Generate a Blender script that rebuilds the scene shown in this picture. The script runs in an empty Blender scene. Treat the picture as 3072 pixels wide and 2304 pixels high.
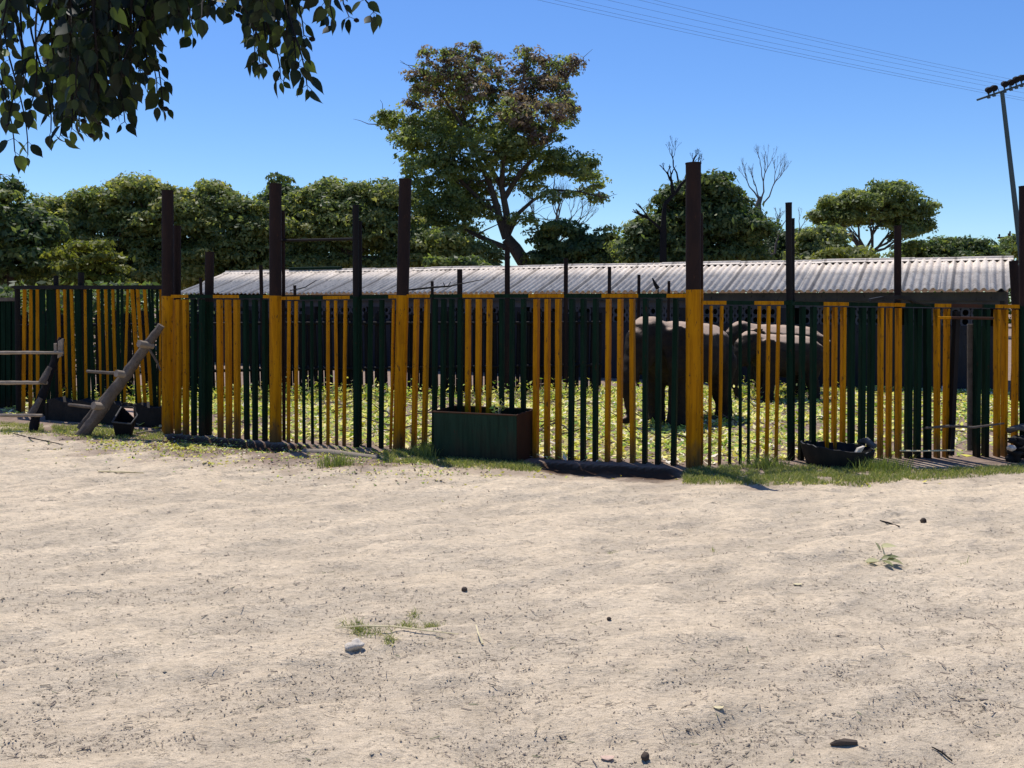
import bpy, math, random
import numpy as np
from mathutils import Vector, Matrix
random.seed(7); rng = np.random.default_rng(11)
S = bpy.context.scene
COL = S.collection
R = math.radians
# ------------------------------------------------------------------ camera
CAMH = 1.75; F = 2800.0; PITCH = math.atan((1152 - 905) / F)
cam = bpy.data.cameras.new('camera'); co = bpy.data.objects.new('camera', cam); COL.objects.link(co)
cam.sensor_width = 36; cam.lens = F / 3072 * 36; cam.clip_end = 2000
co.location = (0, 0, CAMH); co.rotation_euler = (R(90) - PITCH, 0, 0); S.camera = co
def ray(px, py):
    cx = (px - 1536) / F; cy = -(py - 1152) / F
    return Vector((cx, math.cos(PITCH) + cy * math.sin(PITCH), -math.sin(PITCH) + cy * math.cos(PITCH)))
def U(px, py, d):                       # world point seen at a photo position, d metres ahead
    r = ray(px, py); return Vector((0, 0, CAMH)) + r * (d / r.y)
def G(px, py, z=0.0):
    r = ray(px, py); return Vector((0, 0, CAMH)) + r * ((z - CAMH) / r.z)
# ------------------------------------------------------------------ value noise
_perm = rng.random((256, 256))
def vnoise(x, y):
    xi = np.floor(x).astype(int); yi = np.floor(y).astype(int); fx = x - xi; fy = y - yi
    fx = fx * fx * (3 - 2 * fx); fy = fy * fy * (3 - 2 * fy)
    a = _perm[xi & 255, yi & 255]; b = _perm[(xi + 1) & 255, yi & 255]
    c = _perm[xi & 255, (yi + 1) & 255]; d = _perm[(xi + 1) & 255, (yi + 1) & 255]
    return (a + (b - a) * fx) * (1 - fy) + (c + (d - c) * fx) * fy - .5
def fbm(x, y, o=4, g=.5):
    s = 0; a = 1
    for i in range(o):
        s = s + a * vnoise(x * 2 ** i + 17 * i, y * 2 ** i + 31 * i); a *= g
    return s
def sstep(a, b, x):
    t = np.clip((x - a) / (b - a), 0, 1); return t * t * (3 - 2 * t)
# ------------------------------------------------------------------ materials
class NT:
    def __init__(s, name):
        s.m = bpy.data.materials.new(name); s.m.use_nodes = True; s.n = s.m.node_tree.nodes; s.l = s.m.node_tree.links
        s.b = s.n['Principled BSDF']; s.o = s.n['Material Output']
    def new(s, t, **k):
        n = s.n.new(t)
        for a, v in k.items():
            if a in n.inputs.keys(): n.inputs[a].default_value = v
            else: setattr(n, a, v)
        return n
    def link(s, a, b): s.l.new(a, b)
def ramp(nt, fac, stops):
    r = nt.new('ShaderNodeValToRGB'); e = r.color_ramp.elements
    while len(e) < len(stops): e.new(.5)
    for i, (p, c) in enumerate(stops): e[i].position = p; e[i].color = (*c, 1)
    nt.link(fac, r.inputs[0]); return r.outputs[0]
def painted(name, c, c2, chips, rough=.55, scale=6, chipamt=.62, bump=.25, stretch=(1, 1, .35), spec=.12, sunlit_top=None, dirt=None):
    """base colour varied by noise, with chips / rust of another colour"""
    nt = NT(name); tc = nt.new('ShaderNodeNewGeometry'); mp = nt.new('ShaderNodeMapping'); mp.inputs['Scale'].default_value = stretch
    nt.link(tc.outputs['Position'], mp.inputs[0])
    n1 = nt.new('ShaderNodeTexNoise', Scale=scale, Detail=6.0, Roughness=.65); nt.link(mp.outputs[0], n1.inputs['Vector'])
    base = ramp(nt, n1.outputs[0], [(.32, c), (.68, c2)])
    n2 = nt.new('ShaderNodeTexNoise', Scale=scale * 6, Detail=5.0, Roughness=.7); nt.link(mp.outputs[0], n2.inputs['Vector'])
    mk = ramp(nt, n2.outputs[0], [(chipamt, (0, 0, 0)), (chipamt + .05, (1, 1, 1))])
    mx = nt.new('ShaderNodeMixRGB'); nt.link(mk, mx.inputs[0]); nt.link(base, mx.inputs[1]); mx.inputs[2].default_value = (*chips, 1)
    if dirt:
        sz = nt.new('ShaderNodeSeparateXYZ'); nt.link(tc.outputs['Position'], sz.inputs[0]); a0 = nt.new('ShaderNodeMath', operation='MULTIPLY_ADD'); nt.link(n1.outputs[0], a0.inputs[0]); a0.inputs[1].default_value = -1.1; nt.link(sz.outputs[2], a0.inputs[2])
        d0 = ramp(nt, a0.outputs[0], [(0, (1, 1, 1)), (.22, (0, 0, 0))]); a0b = nt.new('ShaderNodeMath', operation='ADD'); nt.link(a0.outputs[0], a0b.inputs[0]); a0b.inputs[1].default_value = .52; nt.link(a0b.outputs[0], d0.node.inputs[0])
        mq = nt.new('ShaderNodeMath', operation='MULTIPLY'); nt.link(d0, mq.inputs[0]); mq.inputs[1].default_value = .75
        m8 = nt.new('ShaderNodeMixRGB'); nt.link(mq.outputs[0], m8.inputs[0]); nt.link(mx.outputs[0], m8.inputs[1]); m8.inputs[2].default_value = (*dirt, 1); mx = m8
        mpv = nt.new('ShaderNodeMapping'); mpv.inputs['Scale'].default_value = (28, 28, 1.6); nt.link(tc.outputs['Position'], mpv.inputs[0])
        n5 = nt.new('ShaderNodeTexNoise', Scale=1.0, Detail=4.0, Roughness=.7); nt.link(mpv.outputs[0], n5.inputs['Vector']); k5 = ramp(nt, n5.outputs[0], [(.36, (.52, .48, .45)), (.56, (1, 1, 1))])
        m7 = nt.new('ShaderNodeMixRGB', blend_type='MULTIPLY'); m7.inputs[0].default_value = .75; nt.link(mx.outputs[0], m7.inputs[1]); nt.link(k5, m7.inputs[2]); mx = m7
    if sunlit_top:  # upward faces coloured lighter, putting sunlight into the dusty tone
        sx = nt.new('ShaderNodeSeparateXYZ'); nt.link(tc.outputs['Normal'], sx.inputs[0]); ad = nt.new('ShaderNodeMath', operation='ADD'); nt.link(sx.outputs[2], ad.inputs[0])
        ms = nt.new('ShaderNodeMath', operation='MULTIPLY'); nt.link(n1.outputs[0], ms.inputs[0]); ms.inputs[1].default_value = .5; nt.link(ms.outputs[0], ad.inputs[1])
        dk = ramp(nt, ad.outputs[0], [(.78, (0, 0, 0)), (1.12, (1, 1, 1))]); m9 = nt.new('ShaderNodeMixRGB'); nt.link(dk, m9.inputs[0]); nt.link(mx.outputs[0], m9.inputs[1]); m9.inputs[2].default_value = (*sunlit_top, 1); mx = m9
    nt.link(mx.outputs[0], nt.b.inputs['Base Color']); nt.b.inputs['Roughness'].default_value = rough
    nt.b.inputs['Specular IOR Level'].default_value = spec
    bp = nt.new('ShaderNodeBump', Strength=bump, Distance=.01); nt.link(n2.outputs[0], bp.inputs['Height']); nt.link(bp.outputs[0], nt.b.inputs['Normal'])
    return nt.m
def leafmat(name, stops, trans=.3, rough=.5):
    nt = NT(name); at = nt.new('ShaderNodeAttribute', attribute_name='tint')
    c = ramp(nt, at.outputs['Fac'], stops)
    nt.link(c, nt.b.inputs['Base Color']); nt.b.inputs['Roughness'].default_value = rough; nt.b.inputs['Specular IOR Level'].default_value = .3
    tr = nt.new('ShaderNodeBsdfTranslucent'); g = nt.new('ShaderNodeMixRGB', blend_type='MULTIPLY'); g.inputs[0].default_value = 1
    nt.link(c, g.inputs[1]); g.inputs[2].default_value = (1.25, 1.3, .6, 1); nt.link(g.outputs[0], tr.inputs[0])
    ms = nt.new('ShaderNodeMixShader'); ms.inputs[0].default_value = trans
    nt.link(nt.b.outputs[0], ms.inputs[1]); nt.link(tr.outputs[0], ms.inputs[2]); nt.link(ms.outputs[0], nt.o.inputs['Surface'])
    return nt.m
M = {}
M['yellow'] = painted('yellow paint', (.385, .152, .0006), (.46, .20, .0012), (.10, .045, .012), .6, 5, .60, .3, spec=.08, dirt=(.085, .05, .03))
M['green'] = painted('dark green paint', (.004, .017, .009), (.007, .024, .014), (.03, .016, .010), .7, 5, .62, .3, spec=.05, dirt=(.03, .02, .014))
M['trough'] = painted('faded green trough paint', (.013, .032, .020), (.020, .042, .027), (.04, .026, .018), .7, 4, .64, .3, spec=.08, dirt=(.035, .030, .020))
M['rust'] = painted('rusty steel', (.015, .010, .010), (.028, .016, .013), (.05, .025, .015), .8, 7, .62)
M['rustdark'] = painted('old dark steel', (.008, .008, .009), (.016, .013, .012), (.03, .018, .012), .75, 7, .64)
M['brownrust'] = painted('brown rust', (.045, .020, .012), (.06, .026, .015), (.02, .03, .018), .8, 5, .6)
M['log'] = painted('weathered grey log', (.085, .068, .055), (.155, .128, .105), (.035, .026, .022), .9, 9, .6, .6, (1, 1, 1))
M['logend'] = painted('pale cut wood', (.22, .18, .135), (.32, .26, .20), (.10, .07, .05), .9, 12, .65, .4, (1, 1, 1))
M['bark'] = painted('tree bark', (.060, .045, .035), (.11, .085, .065), (.03, .02, .018), .95, 3, .58, .8)
M['barkgrey'] = painted('dead grey bark', (.12, .10, .09), (.20, .17, .15), (.06, .05, .04), .95, 3, .58, .8)
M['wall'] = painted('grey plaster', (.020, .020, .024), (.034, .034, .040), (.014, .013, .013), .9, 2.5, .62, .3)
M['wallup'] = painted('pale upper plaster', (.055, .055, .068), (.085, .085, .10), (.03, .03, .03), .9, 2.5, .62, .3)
M['fascia'] = painted('dark eave board', (.035, .036, .040), (.065, .063, .062), (.02, .02, .02), .9, 3, .6, .3)
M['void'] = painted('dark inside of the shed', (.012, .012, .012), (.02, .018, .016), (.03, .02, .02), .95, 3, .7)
M['rubber'] = painted('black rubber', (.014, .014, .014), (.025, .023, .021), (.06, .05, .04), .7, 9, .68)
M['rubberpale'] = painted('scuffed rubber edge', (.06, .06, .06), (.13, .125, .12), (.025, .025, .025), .8, 14, .6)
M['stone'] = painted('stone', (.50, .44, .36), (.62, .55, .46), (.25, .2, .16), .9, 12, .6, .6, (1, 1, 1))
M['concrete'] = painted('dirty concrete', (.018, .016, .014), (.034, .029, .024), (.012, .010, .008), .9, 6, .6, .5, (1, 1, 1))
M['hide'] = painted('dusty hide with painted sunlit back', (.017, .013, .011), (.030, .023, .018), (.012, .010, .009), .9, 7, .6, .8, (1, 1, 1), .1, (.44, .32, .23))  # sunlit dusty backs painted tan over near-black hide
M['eye'] = painted('dark eye', (.01, .008, .006), (.015, .01, .008), (.02, .02, .02), .2)
M['galv'] = painted('weathered steel mast', (.05, .075, .075), (.08, .11, .11), (.05, .04, .03), .5, 2, .7)
M['lampglass'] = painted('floodlight lens', (.45, .50, .52), (.55, .60, .62), (.3, .35, .36), .15, 4, .7)
M['wire'] = painted('power line', (.10, .11, .16), (.14, .15, .20), (.08, .08, .1), .6)
M['tan'] = painted('pale clay', (.55, .38, .28), (.65, .47, .36), (.35, .22, .16), .9, 14, .65)
M['straw'] = painted('dry straw', (.60, .50, .28), (.74, .64, .40), (.4, .3, .15), .9)
# asbestos roof sheet
def roofmat():
    nt = NT('corrugated cement sheet'); g = nt.new('ShaderNodeTexCoord')
    n1 = nt.new('ShaderNodeTexNoise', Scale=1.3, Detail=7.0, Roughness=.7); nt.link(g.outputs['Object'], n1.inputs['Vector'])
    n2 = nt.new('ShaderNodeTexNoise', Scale=14.0, Detail=6.0, Roughness=.8); nt.link(g.outputs['Object'], n2.inputs['Vector'])
    mp = nt.new('ShaderNodeMapping'); mp.inputs['Scale'].default_value = (6.8, .6, 1); nt.link(g.outputs['Object'], mp.inputs[0])
    n3 = nt.new('ShaderNodeTexNoise', Scale=1.0, Detail=3.0); nt.link(mp.outputs[0], n3.inputs['Vector'])
    b = ramp(nt, n1.outputs[0], [(.3, (.60, .52, .425)), (.7, (.74, .65, .54))])
    k = ramp(nt, n2.outputs[0], [(.34, (.35, .32, .30)), (.5, (1, 1, 1))])
    k3 = ramp(nt, n3.outputs[0], [(.3, (.60, .58, .56)), (.62, (1.08, 1.06, 1.02))])
    m = nt.new('ShaderNodeMixRGB', blend_type='MULTIPLY'); m.inputs[0].default_value = .7; nt.link(b, m.inputs[1]); nt.link(k, m.inputs[2])
    m2 = nt.new('ShaderNodeMixRGB', blend_type='MULTIPLY'); m2.inputs[0].default_value = .4; nt.link(m.outputs[0], m2.inputs[1]); nt.link(k3, m2.inputs[2])
    dt = nt.new('ShaderNodeVectorMath', operation='DOT_PRODUCT'); nt.link(g.outputs['Object'], dt.inputs[0]); dt.inputs[1].default_value = (.8926 / .876, -.4508 / .876, 0)
    fr_ = nt.new('ShaderNodeMath', operation='FRACT'); nt.link(dt.outputs['Value'], fr_.inputs[0]); lp = ramp(nt, fr_.outputs[0], [(.0, (.30, .28, .26)), (.055, (.32, .30, .28)), (.075, (1, 1, 1))])
    m3 = nt.new('ShaderNodeMixRGB', blend_type='MULTIPLY'); m3.inputs[0].default_value = .6; nt.link(m2.outputs[0], m3.inputs[1]); nt.link(lp, m3.inputs[2])
    nt.link(m3.outputs[0], nt.b.inputs['Base Color']); nt.b.inputs['Roughness'].default_value = .85
    return nt.m
M['roof'] = roofmat()
def sandmat():
    nt = NT('sand and soil'); g = nt.new('ShaderNodeNewGeometry'); at = nt.new('ShaderNodeAttribute', attribute_name='soil')
    a2 = nt.new('ShaderNodeAttribute', attribute_name='bar_shade')
    def noise(s, d=6.0, r=.6):
        n = nt.new('ShaderNodeTexNoise', Scale=s, Detail=d, Roughness=r); nt.link(g.outputs['Position'], n.inputs['Vector']); return n.outputs[0]
    n1, n2, n4 = noise(.55), noise(5), noise(150, 4, .7)
    mpa = nt.new('ShaderNodeMapping'); mpa.inputs['Rotation'].default_value = (0, 0, -.35); mpa.inputs['Scale'].default_value = (.55, 1.25, 1); nt.link(g.outputs['Position'], mpa.inputs[0])
    n3n = nt.new('ShaderNodeTexNoise', Scale=38.0, Detail=8.0, Roughness=.75); nt.link(mpa.outputs[0], n3n.inputs['Vector']); n3 = n3n.outputs[0]
    sand = ramp(nt, n1, [(.3, (.640, .528, .385)), (.7, (.730, .608, .448))])
    v2 = ramp(nt, n2, [(.30, (.80, .79, .78)), (.60, (1.06, 1.05, 1.04))])
    v3 = ramp(nt, n3, [(.35, (.40, .40, .40)), (.44, (.86, .86, .85)), (.62, (1.12, 1.11, 1.09))])
    v4 = ramp(nt, n4, [(.34, (.62, .62, .62)), (.5, (1.02, 1.02, 1.02))])
    c = sand
    for v, f in ((v2, .8), (v3, .75), (v4, .7)):
        m = nt.new('ShaderNodeMixRGB', blend_type='MULTIPLY'); m.inputs[0].default_value = f; nt.link(c, m.inputs[1]); nt.link(v, m.inputs[2]); c = m.outputs[0]
    a3 = nt.new('ShaderNodeAttribute', attribute_name='relief_tone'); vr = ramp(nt, a3.outputs['Fac'], [(.25, (.86, .87, .88)), (.75, (1.06, 1.05, 1.03))])  # sand toned darker in hollows and lighter on rises
    m = nt.new('ShaderNodeMixRGB', blend_type='MULTIPLY'); m.inputs[0].default_value = .9; nt.link(c, m.inputs[1]); nt.link(vr, m.inputs[2]); c = m.outputs[0]
    pad = ramp(nt, n2, [(.3, (.20, .145, .11)), (.7, (.36, .27, .21))])
    mm = nt.new('ShaderNodeMixRGB'); nt.link(at.outputs['Fac'], mm.inputs[0]); nt.link(c, mm.inputs[1]); nt.link(pad, mm.inputs[2])
    m5 = nt.new('ShaderNodeMixRGB'); nt.link(a2.outputs['Fac'], m5.inputs[0]); nt.link(mm.outputs[0], m5.inputs[1]); m5.inputs[2].default_value = (.085, .052, .034, 1)
    nt.link(m5.outputs[0], nt.b.inputs['Base Color']); nt.b.inputs['Roughness'].default_value = .95; nt.b.inputs['Specular IOR Level'].default_value = 0
    b1 = nt.new('ShaderNodeBump', Strength=.9, Distance=.05); nt.link(n2, b1.inputs['Height'])
    nd = nt.new('ShaderNodeTexNoise', Scale=7.0, Detail=4.0, Roughness=.6); nt.link(mpa.outputs[0], nd.inputs['Vector'])
    va = nt.new('ShaderNodeVectorMath', operation='MULTIPLY_ADD'); nt.link(nd.outputs['Color'], va.inputs[0]); va.inputs[1].default_value = (.35, .35, .35); nt.link(mpa.outputs[0], va.inputs[2])
    vo = nt.new('ShaderNodeTexVoronoi', feature='DISTANCE_TO_EDGE', Scale=11.0); nt.link(va.outputs[0], vo.inputs['Vector'])
    ck = ramp(nt, vo.outputs['Distance'], [(0, (0, 0, 0)), (.055, (1, 1, 1))]); ckm = ramp(nt, n2, [(.52, (0, 0, 0)), (.68, (1, 1, 1))])
    mc = nt.new('ShaderNodeMixRGB'); nt.link(ckm, mc.inputs[0]); mc.inputs[1].default_value = (1, 1, 1, 1); nt.link(ck, mc.inputs[2])
    mcc = nt.new('ShaderNodeMixRGB', blend_type='MULTIPLY'); mcc.inputs[0].default_value = .12; nt.link(m5.outputs[0], mcc.inputs[1]); nt.link(mc.outputs[0], mcc.inputs[2]); nt.link(mcc.outputs[0], nt.b.inputs['Base Color'])
    b3 = nt.new('ShaderNodeBump', Strength=.8, Distance=.010); nt.link(mc.outputs[0], b3.inputs['Height']); nt.link(b1.outputs[0], b3.inputs['Normal'])
    b2 = nt.new('ShaderNodeBump', Strength=1.0, Distance=.018); nt.link(n3, b2.inputs['Height']); nt.link(b3.outputs[0], b2.inputs['Normal'])
    nt.link(b2.outputs[0], nt.b.inputs['Normal']); return nt.m
M['sand'] = sandmat()
M['litter'] = leafmat('ground litter', [(0, (.10, .085, .07)), (.4, (.22, .175, .14)), (.8, (.36, .29, .22)), (1, (.14, .16, .08))], .05, .9)
M['fodder'] = leafmat('scattered leaves and fodder', [(0, (.10, .075, .05)), (.18, (.34, .24, .17)), (.34, (.20, .36, .05)), (.5, (.42, .52, .07)), (.66, (.80, .72, .12)), (.84, (.88, .78, .28)), (1, (.85, .78, .66))], .2, .7)
M['grass'] = leafmat('grass', [(0, (.13, .18, .05)), (.5, (.24, .28, .09)), (.8, (.36, .36, .15)), (1, (.52, .45, .26))], .45, .6)
M['yleaf'] = leafmat('yellow fallen leaves', [(0, (.62, .55, .10)), (.5, (.55, .50, .05)), (1, (.42, .48, .12))], .2, .6)
M['lf_olive'] = leafmat('olive leaves', [(0, (0.070, 0.097, 0.048)), (.4, (0.188, 0.233, 0.091)), (.75, (0.317, 0.333, 0.120)), (1, (0.444, 0.400, 0.159))], .60)
M['lf_dark'] = leafmat('dark green leaves', [(0, (0.045, 0.073, 0.036)), (.5, (0.112, 0.158, 0.062)), (.85, (0.210, 0.247, 0.083)), (1, (0.330, 0.330, 0.105))], .56)
M['lf_mid'] = leafmat('mid green leaves', [(0, (0.082, 0.116, 0.059)), (.5, (0.203, 0.251, 0.094)), (1, (0.406, 0.421, 0.138))], .56)
M['lf_bronze'] = leafmat('bronze leaves', [(0, (.09, .085, .075)), (.5, (.19, .135, .125)), (.8, (.25, .17, .15)), (1, (.20, .20, .10))], .56)
M['lf_yellow'] = leafmat('yellow green leaves', [(0, (.09, .11, .025)), (.5, (.18, .20, .04)), (1, (.30, .29, .06))], .5)
M['lf_near'] = leafmat('glossy overhanging leaves', [(0, (.008, .014, .008)), (.6, (.020, .034, .013)), (1, (.13, .18, .035))], .32, .6)
# ------------------------------------------------------------------ object helpers
def meta(o, label=None, cat=None, group=None, kind=None):
    if label: o['label'] = label
    if cat: o['category'] = cat
    if group: o['group'] = group
    if kind: o['kind'] = kind
    return o
def thing(name, label, cat, loc, group=None):
    o = bpy.data.objects.new(name, None); o.empty_display_size = .1; COL.objects.link(o); o.location = loc
    return meta(o, label, cat, group)
class MB:
    def __init__(s): s.v = []; s.f = []; s.mi = []
    def add(s, v, f, mi=0):
        k = len(s.v); s.v += [tuple(p) for p in v]; s.f += [tuple(i + k for i in q) for q in f]; s.mi += [mi] * len(f)
    def box(s, c, ax, ay, az, mi=0):      # centre and three half-axis vectors
        c = Vector(c); P = []
        for k in (-1, 1):
            for i, j in ((-1, -1), (1, -1), (1, 1), (-1, 1)): P.append(c + Vector(ax) * i + Vector(ay) * j + Vector(az) * k)
        s.add(P, [(0, 3, 2, 1), (4, 5, 6, 7), (0, 1, 5, 4), (1, 2, 6, 5), (2, 3, 7, 6), (3, 0, 4, 7)], mi)
    def bbox(s, c, hx, hy, hz, mi=0): s.box(c, (hx, 0, 0), (0, hy, 0), (0, 0, hz), mi)
    def tube(s, pts, rad, n=8, mi=0, mis=None, cap=True, wob=0):
        pts = [Vector(p) for p in pts]
        if not hasattr(rad, '__len__'): rad = [rad] * len(pts)
        V = []; Fc = []; up = None; M_ = []
        for i, p in enumerate(pts):
            t = (pts[min(i + 1, len(pts) - 1)] - pts[max(i - 1, 0)]).normalized()
            if up is None: up = t.orthogonal().normalized()
            up = (up - t * up.dot(t))
            up = up.normalized() if up.length > 1e-5 else t.orthogonal().normalized()
            w = t.cross(up)
            for k in range(n):
                a = 2 * math.pi * k / n; rr = rad[i] * (1 + (random.uniform(-wob, wob) if wob else 0))
                V.append(p + (up * math.cos(a) + w * math.sin(a)) * rr)
        for i in range(len(pts) - 1):
            for k in range(n):
                Fc.append((i * n + k, i * n + (k + 1) % n, (i + 1) * n + (k + 1) % n, (i + 1) * n + k)); M_.append(mis[i] if mis else mi)
        if cap:
            Fc.append(tuple(reversed(range(n)))); M_.append(mis[0] if mis else mi)
            Fc.append(tuple((len(pts) - 1) * n + k for k in range(n))); M_.append(mis[-1] if mis else mi)
        k0 = len(s.v); s.v += [tuple(p) for p in V]; s.f += [tuple(i + k0 for i in q) for q in Fc]; s.mi += M_
    def build(s, name, mats, parent=None, smooth=False, bevel=0, label=None):
        if not isinstance(mats, (list, tuple)): mats = [mats]
        off = Vector(parent_world(parent)) if parent else Vector((0, 0, 0))
        me = bpy.data.meshes.new(name); me.from_pydata([(x - off.x, y - off.y, z - off.z) for x, y, z in s.v], [], s.f); me.update()
        for m in mats: me.materials.append(m)
        me.polygons.foreach_set('material_index', s.mi)
        if smooth: me.polygons.foreach_set('use_smooth', [True] * len(s.f))
        o = bpy.data.objects.new(name, me); COL.objects.link(o)
        if parent: o.parent = parent
        if smooth:
            try: me.set_sharp_from_angle(angle=R(40))
            except Exception: pass
        if bevel:
            b = o.modifiers.new('bevel', 'BEVEL'); b.width = bevel; b.segments = 2; b.limit_method = 'ANGLE'
        if label: o['label'] = label
        return o
def parent_world(o):
    p = Vector(o.location)
    while o.parent: o = o.parent; p += Vector(o.location)
    return p
def npmesh(name, V, Fq, mat, tint=None, parent=None, k=4):
    off = np.array(parent_world(parent)) if parent else np.zeros(3)
    me = bpy.data.meshes.new(name); n = len(V); m = len(Fq)
    me.vertices.add(n); me.vertices.foreach_set('co', (V - off).astype(np.float32).ravel())
    me.loops.add(m * k); me.loops.foreach_set('vertex_index', Fq.astype(np.int32).ravel())
    me.polygons.add(m); me.polygons.foreach_set('loop_start', np.arange(m, dtype=np.int32) * k)
    try: me.polygons.foreach_set('loop_total', np.full(m, k, dtype=np.int32))
    except Exception: pass
    me.update(calc_edges=True); me.materials.append(mat)
    if tint is not None:
        a = me.attributes.new('tint', 'FLOAT', 'FACE'); a.data.foreach_set('value', tint.astype(np.float32))
    o = bpy.data.objects.new(name, me); COL.objects.link(o)
    if parent: o.parent = parent
    return o
def quads(P, size, asp, nz, tint):
    """leaf-shaped bent quads at P; nz = how flat they lie"""
    n = len(P); nrm = rng.normal(size=(n, 3)); nrm[:, 2] = np.abs(nrm[:, 2]) + nz; nrm /= np.linalg.norm(nrm, axis=1)[:, None]
    a = rng.normal(size=(n, 3)); a -= nrm * np.sum(a * nrm, 1)[:, None]; a /= np.linalg.norm(a, axis=1)[:, None]; b = np.cross(nrm, a)
    s = size[:, None]; w = s * asp
    V = np.stack([P - a * s, P + b * w - nrm * w * .25, P + a * s, P - b * w - nrm * w * .25], 1).reshape(-1, 3)
    return V, np.arange(n * 4).reshape(-1, 4), tint
# ------------------------------------------------------------------ fence line on the ground
FL = [G(-200, 1262), G(486, 1296), G(825, 1325), G(1197, 1348), G(1640, 1380), G(2080, 1402), G(2366, 1380), G(3072, 1372), G(3500, 1368)]
FL[0] = Vector((-7.0, 14.3, 0)); FX = np.array([p.x for p in FL]); FY = np.array([p.y for p in FL])
def fy(x): return np.interp(x, FX, FY)
def relief(x, y): return fbm((x + .45 * y) * 1.9, (y - .38 * x) * 5.0, 5, .62)
def height(x, y, fine=True):
    t = fy(x) - y - .12
    d1 = .05 * sstep(.0, .6, x) * (1 - sstep(1.35, 1.95, x))
    d2 = .045 * sstep(-4.65, -4.25, x) * (1 - sstep(-2.9, -2.3, x)) + .02 * sstep(-4.4, -4.2, x) * (1 - sstep(-1.7, -1.0, x))
    d = d1 + d2
    w = np.where(x > 0, .95, .62) + .28 * vnoise(x * 2.1, x * 0 + 3)
    w = (.30 + .70 * np.sqrt(np.clip(d / .06, 0, 1))) * w + .10 * vnoise(x * 9, x * 0 + 8)
    prof = sstep(0, .07 + .05 * vnoise(x * 7, x * 0 + 5), t) * (1 - sstep(w * .62, w, t))
    z = -d * prof + prof * sstep(.01, .05, d) * .05 * fbm(x * 5, y * 6, 3)
    front = sstep(.6, 1.4, t)
    z = z + front * (.034 * fbm(x * .9, y * .9, 3) + .046 * relief(x, y))
    # faint wheel ruts sweeping across
    rut = np.sin((y + .22 * x + .25 * vnoise(x * .5, y * .5)) * 3.1)
    z = z + front * .016 * rut * sstep(-.3, .5, vnoise(x * .35 + 9, y * .35) + .2)
    z = z + (1 - sstep(-.3, 0., t)) * .04 * fbm(x * 1.3, y * 1.3, 3)
    if fine: z = z + front * (.016 * fbm(x * 12, y * 17, 2))
    return z
def zat(x, y): return float(height(np.array([x]), np.array([y]))[0])
def GH(px, py):
    p = G(px, py)
    for _ in range(12): q = G(px, py, zat(p.x, p.y)); p = p.lerp(q, .6)
    return Vector((p.x, p.y, zat(p.x, p.y)))
# ground sheet
def ticks(segs):
    out = [segs[0][0]]
    for a, b, st in segs:
        n = max(1, int(round((b - a) / st))); out += list(np.linspace(a, b, n + 1)[1:])
    return np.array(out)
gx = np.concatenate([[-500, -200, -90, -45, -25, -15], ticks([(-10, -7.2, .3), (-7.2, 7.2, .042), (7.2, 10, .3)]), [15, 25, 45, 90, 200, 500]])
gy = np.concatenate([[-60, -25, -10, -4, 0, 1.5, 2.4], ticks([(2.9, 8.9, .035), (8.9, 13, .028), (13, 20, .12), (20, 30, .8)]), [35, 42, 55, 80, 120, 200, 400, 900]])
X, Y = np.meshgrid(gx, gy); Z = height(X, Y)
far = sstep(26, 34, Y); Z = Z * (1 - far) 
nx, ny = len(gx), len(gy)
V = np.stack([X, Y, Z], -1).reshape(-1, 3); idx = np.arange(nx * ny).reshape(ny, nx)
Fq = np.stack([idx[:-1, :-1], idx[:-1, 1:], idx[1:, 1:], idx[1:, :-1]], -1).reshape(-1, 4)
ground = npmesh('ground', V, Fq, M['sand']); meta(ground, kind='structure')
T = (fy(X) - Y - .12)
nz_ = fbm(X * 2.2, Y * 2.2, 4)
leftz = 1 - sstep(-1.6, -.2, X)
soil = np.clip(.65 * leftz * (1 - sstep(.5, 2.0, T + nz_ * 1.2)) + (1 - sstep(-.05, .45, T + nz_ * .5)) * 1.0 + .55 * (1 - sstep(.5, 1.5, T + nz_ * .9)) * 1.0, 0, 1)
bar_shade = sstep(-.01, .02, T) * (1 - sstep(.35, .75, T + nz_ * .3)) * (sstep(.1, .4, X) * (1 - sstep(1.6, 1.9, X)) + sstep(-4.6, -4.4, X) * (1 - sstep(-2.6, -2.3, X)))  # shadow of the fence bars painted as dark ground patches
rel = np.clip(.5 + 1.1 * relief(X, Y), 0, 1)
for nm, arr in (('soil', soil), ('bar_shade', bar_shade), ('relief_tone', rel)):
    a = ground.data.attributes.new(nm, 'FLOAT', 'POINT'); a.data.foreach_set('value', arr.astype(np.float32).ravel())
ground.data.polygons.foreach_set('use_smooth', [True] * len(Fq))
# ------------------------------------------------------------------ fences
UPZ = Vector((0, 0, 1))
def pole_pts(top, base, d_base, boundary=None):
    """straight pole whose foot stands at distance d_base"""
    b = U(base[0], base[1], d_base); t = U(top[0], top[1], d_base); return b, t
def bar(mb, px_t, px_b, py_t, py_b, d, w, dep=None, nrm=None, mi=0, sink=.12):
    px_t += random.uniform(-1.6, 1.6); px_b += random.uniform(-1.6, 1.6); w *= random.uniform(.93, 1.07)
    b = U(px_b, py_b, d); t = U(px_t, py_t, d); dirn = (t - b).normalized(); b = b - dirn * sink
    if dep is None:
        mid = b.lerp(t, .5) + Vector((random.uniform(-.004, .004), 0, 0)); mb.tube([b, mid, t], w / 2, 10, mi)
    else:
        n = Vector((nrm.x, nrm.y, 0)).normalized(); s_ = n.cross(UPZ)
        c = (b + t) / 2 + n * dep / 2; mb.box(c, s_ * w / 2, n * dep / 2, (t - b) / 2, mi)
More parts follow.
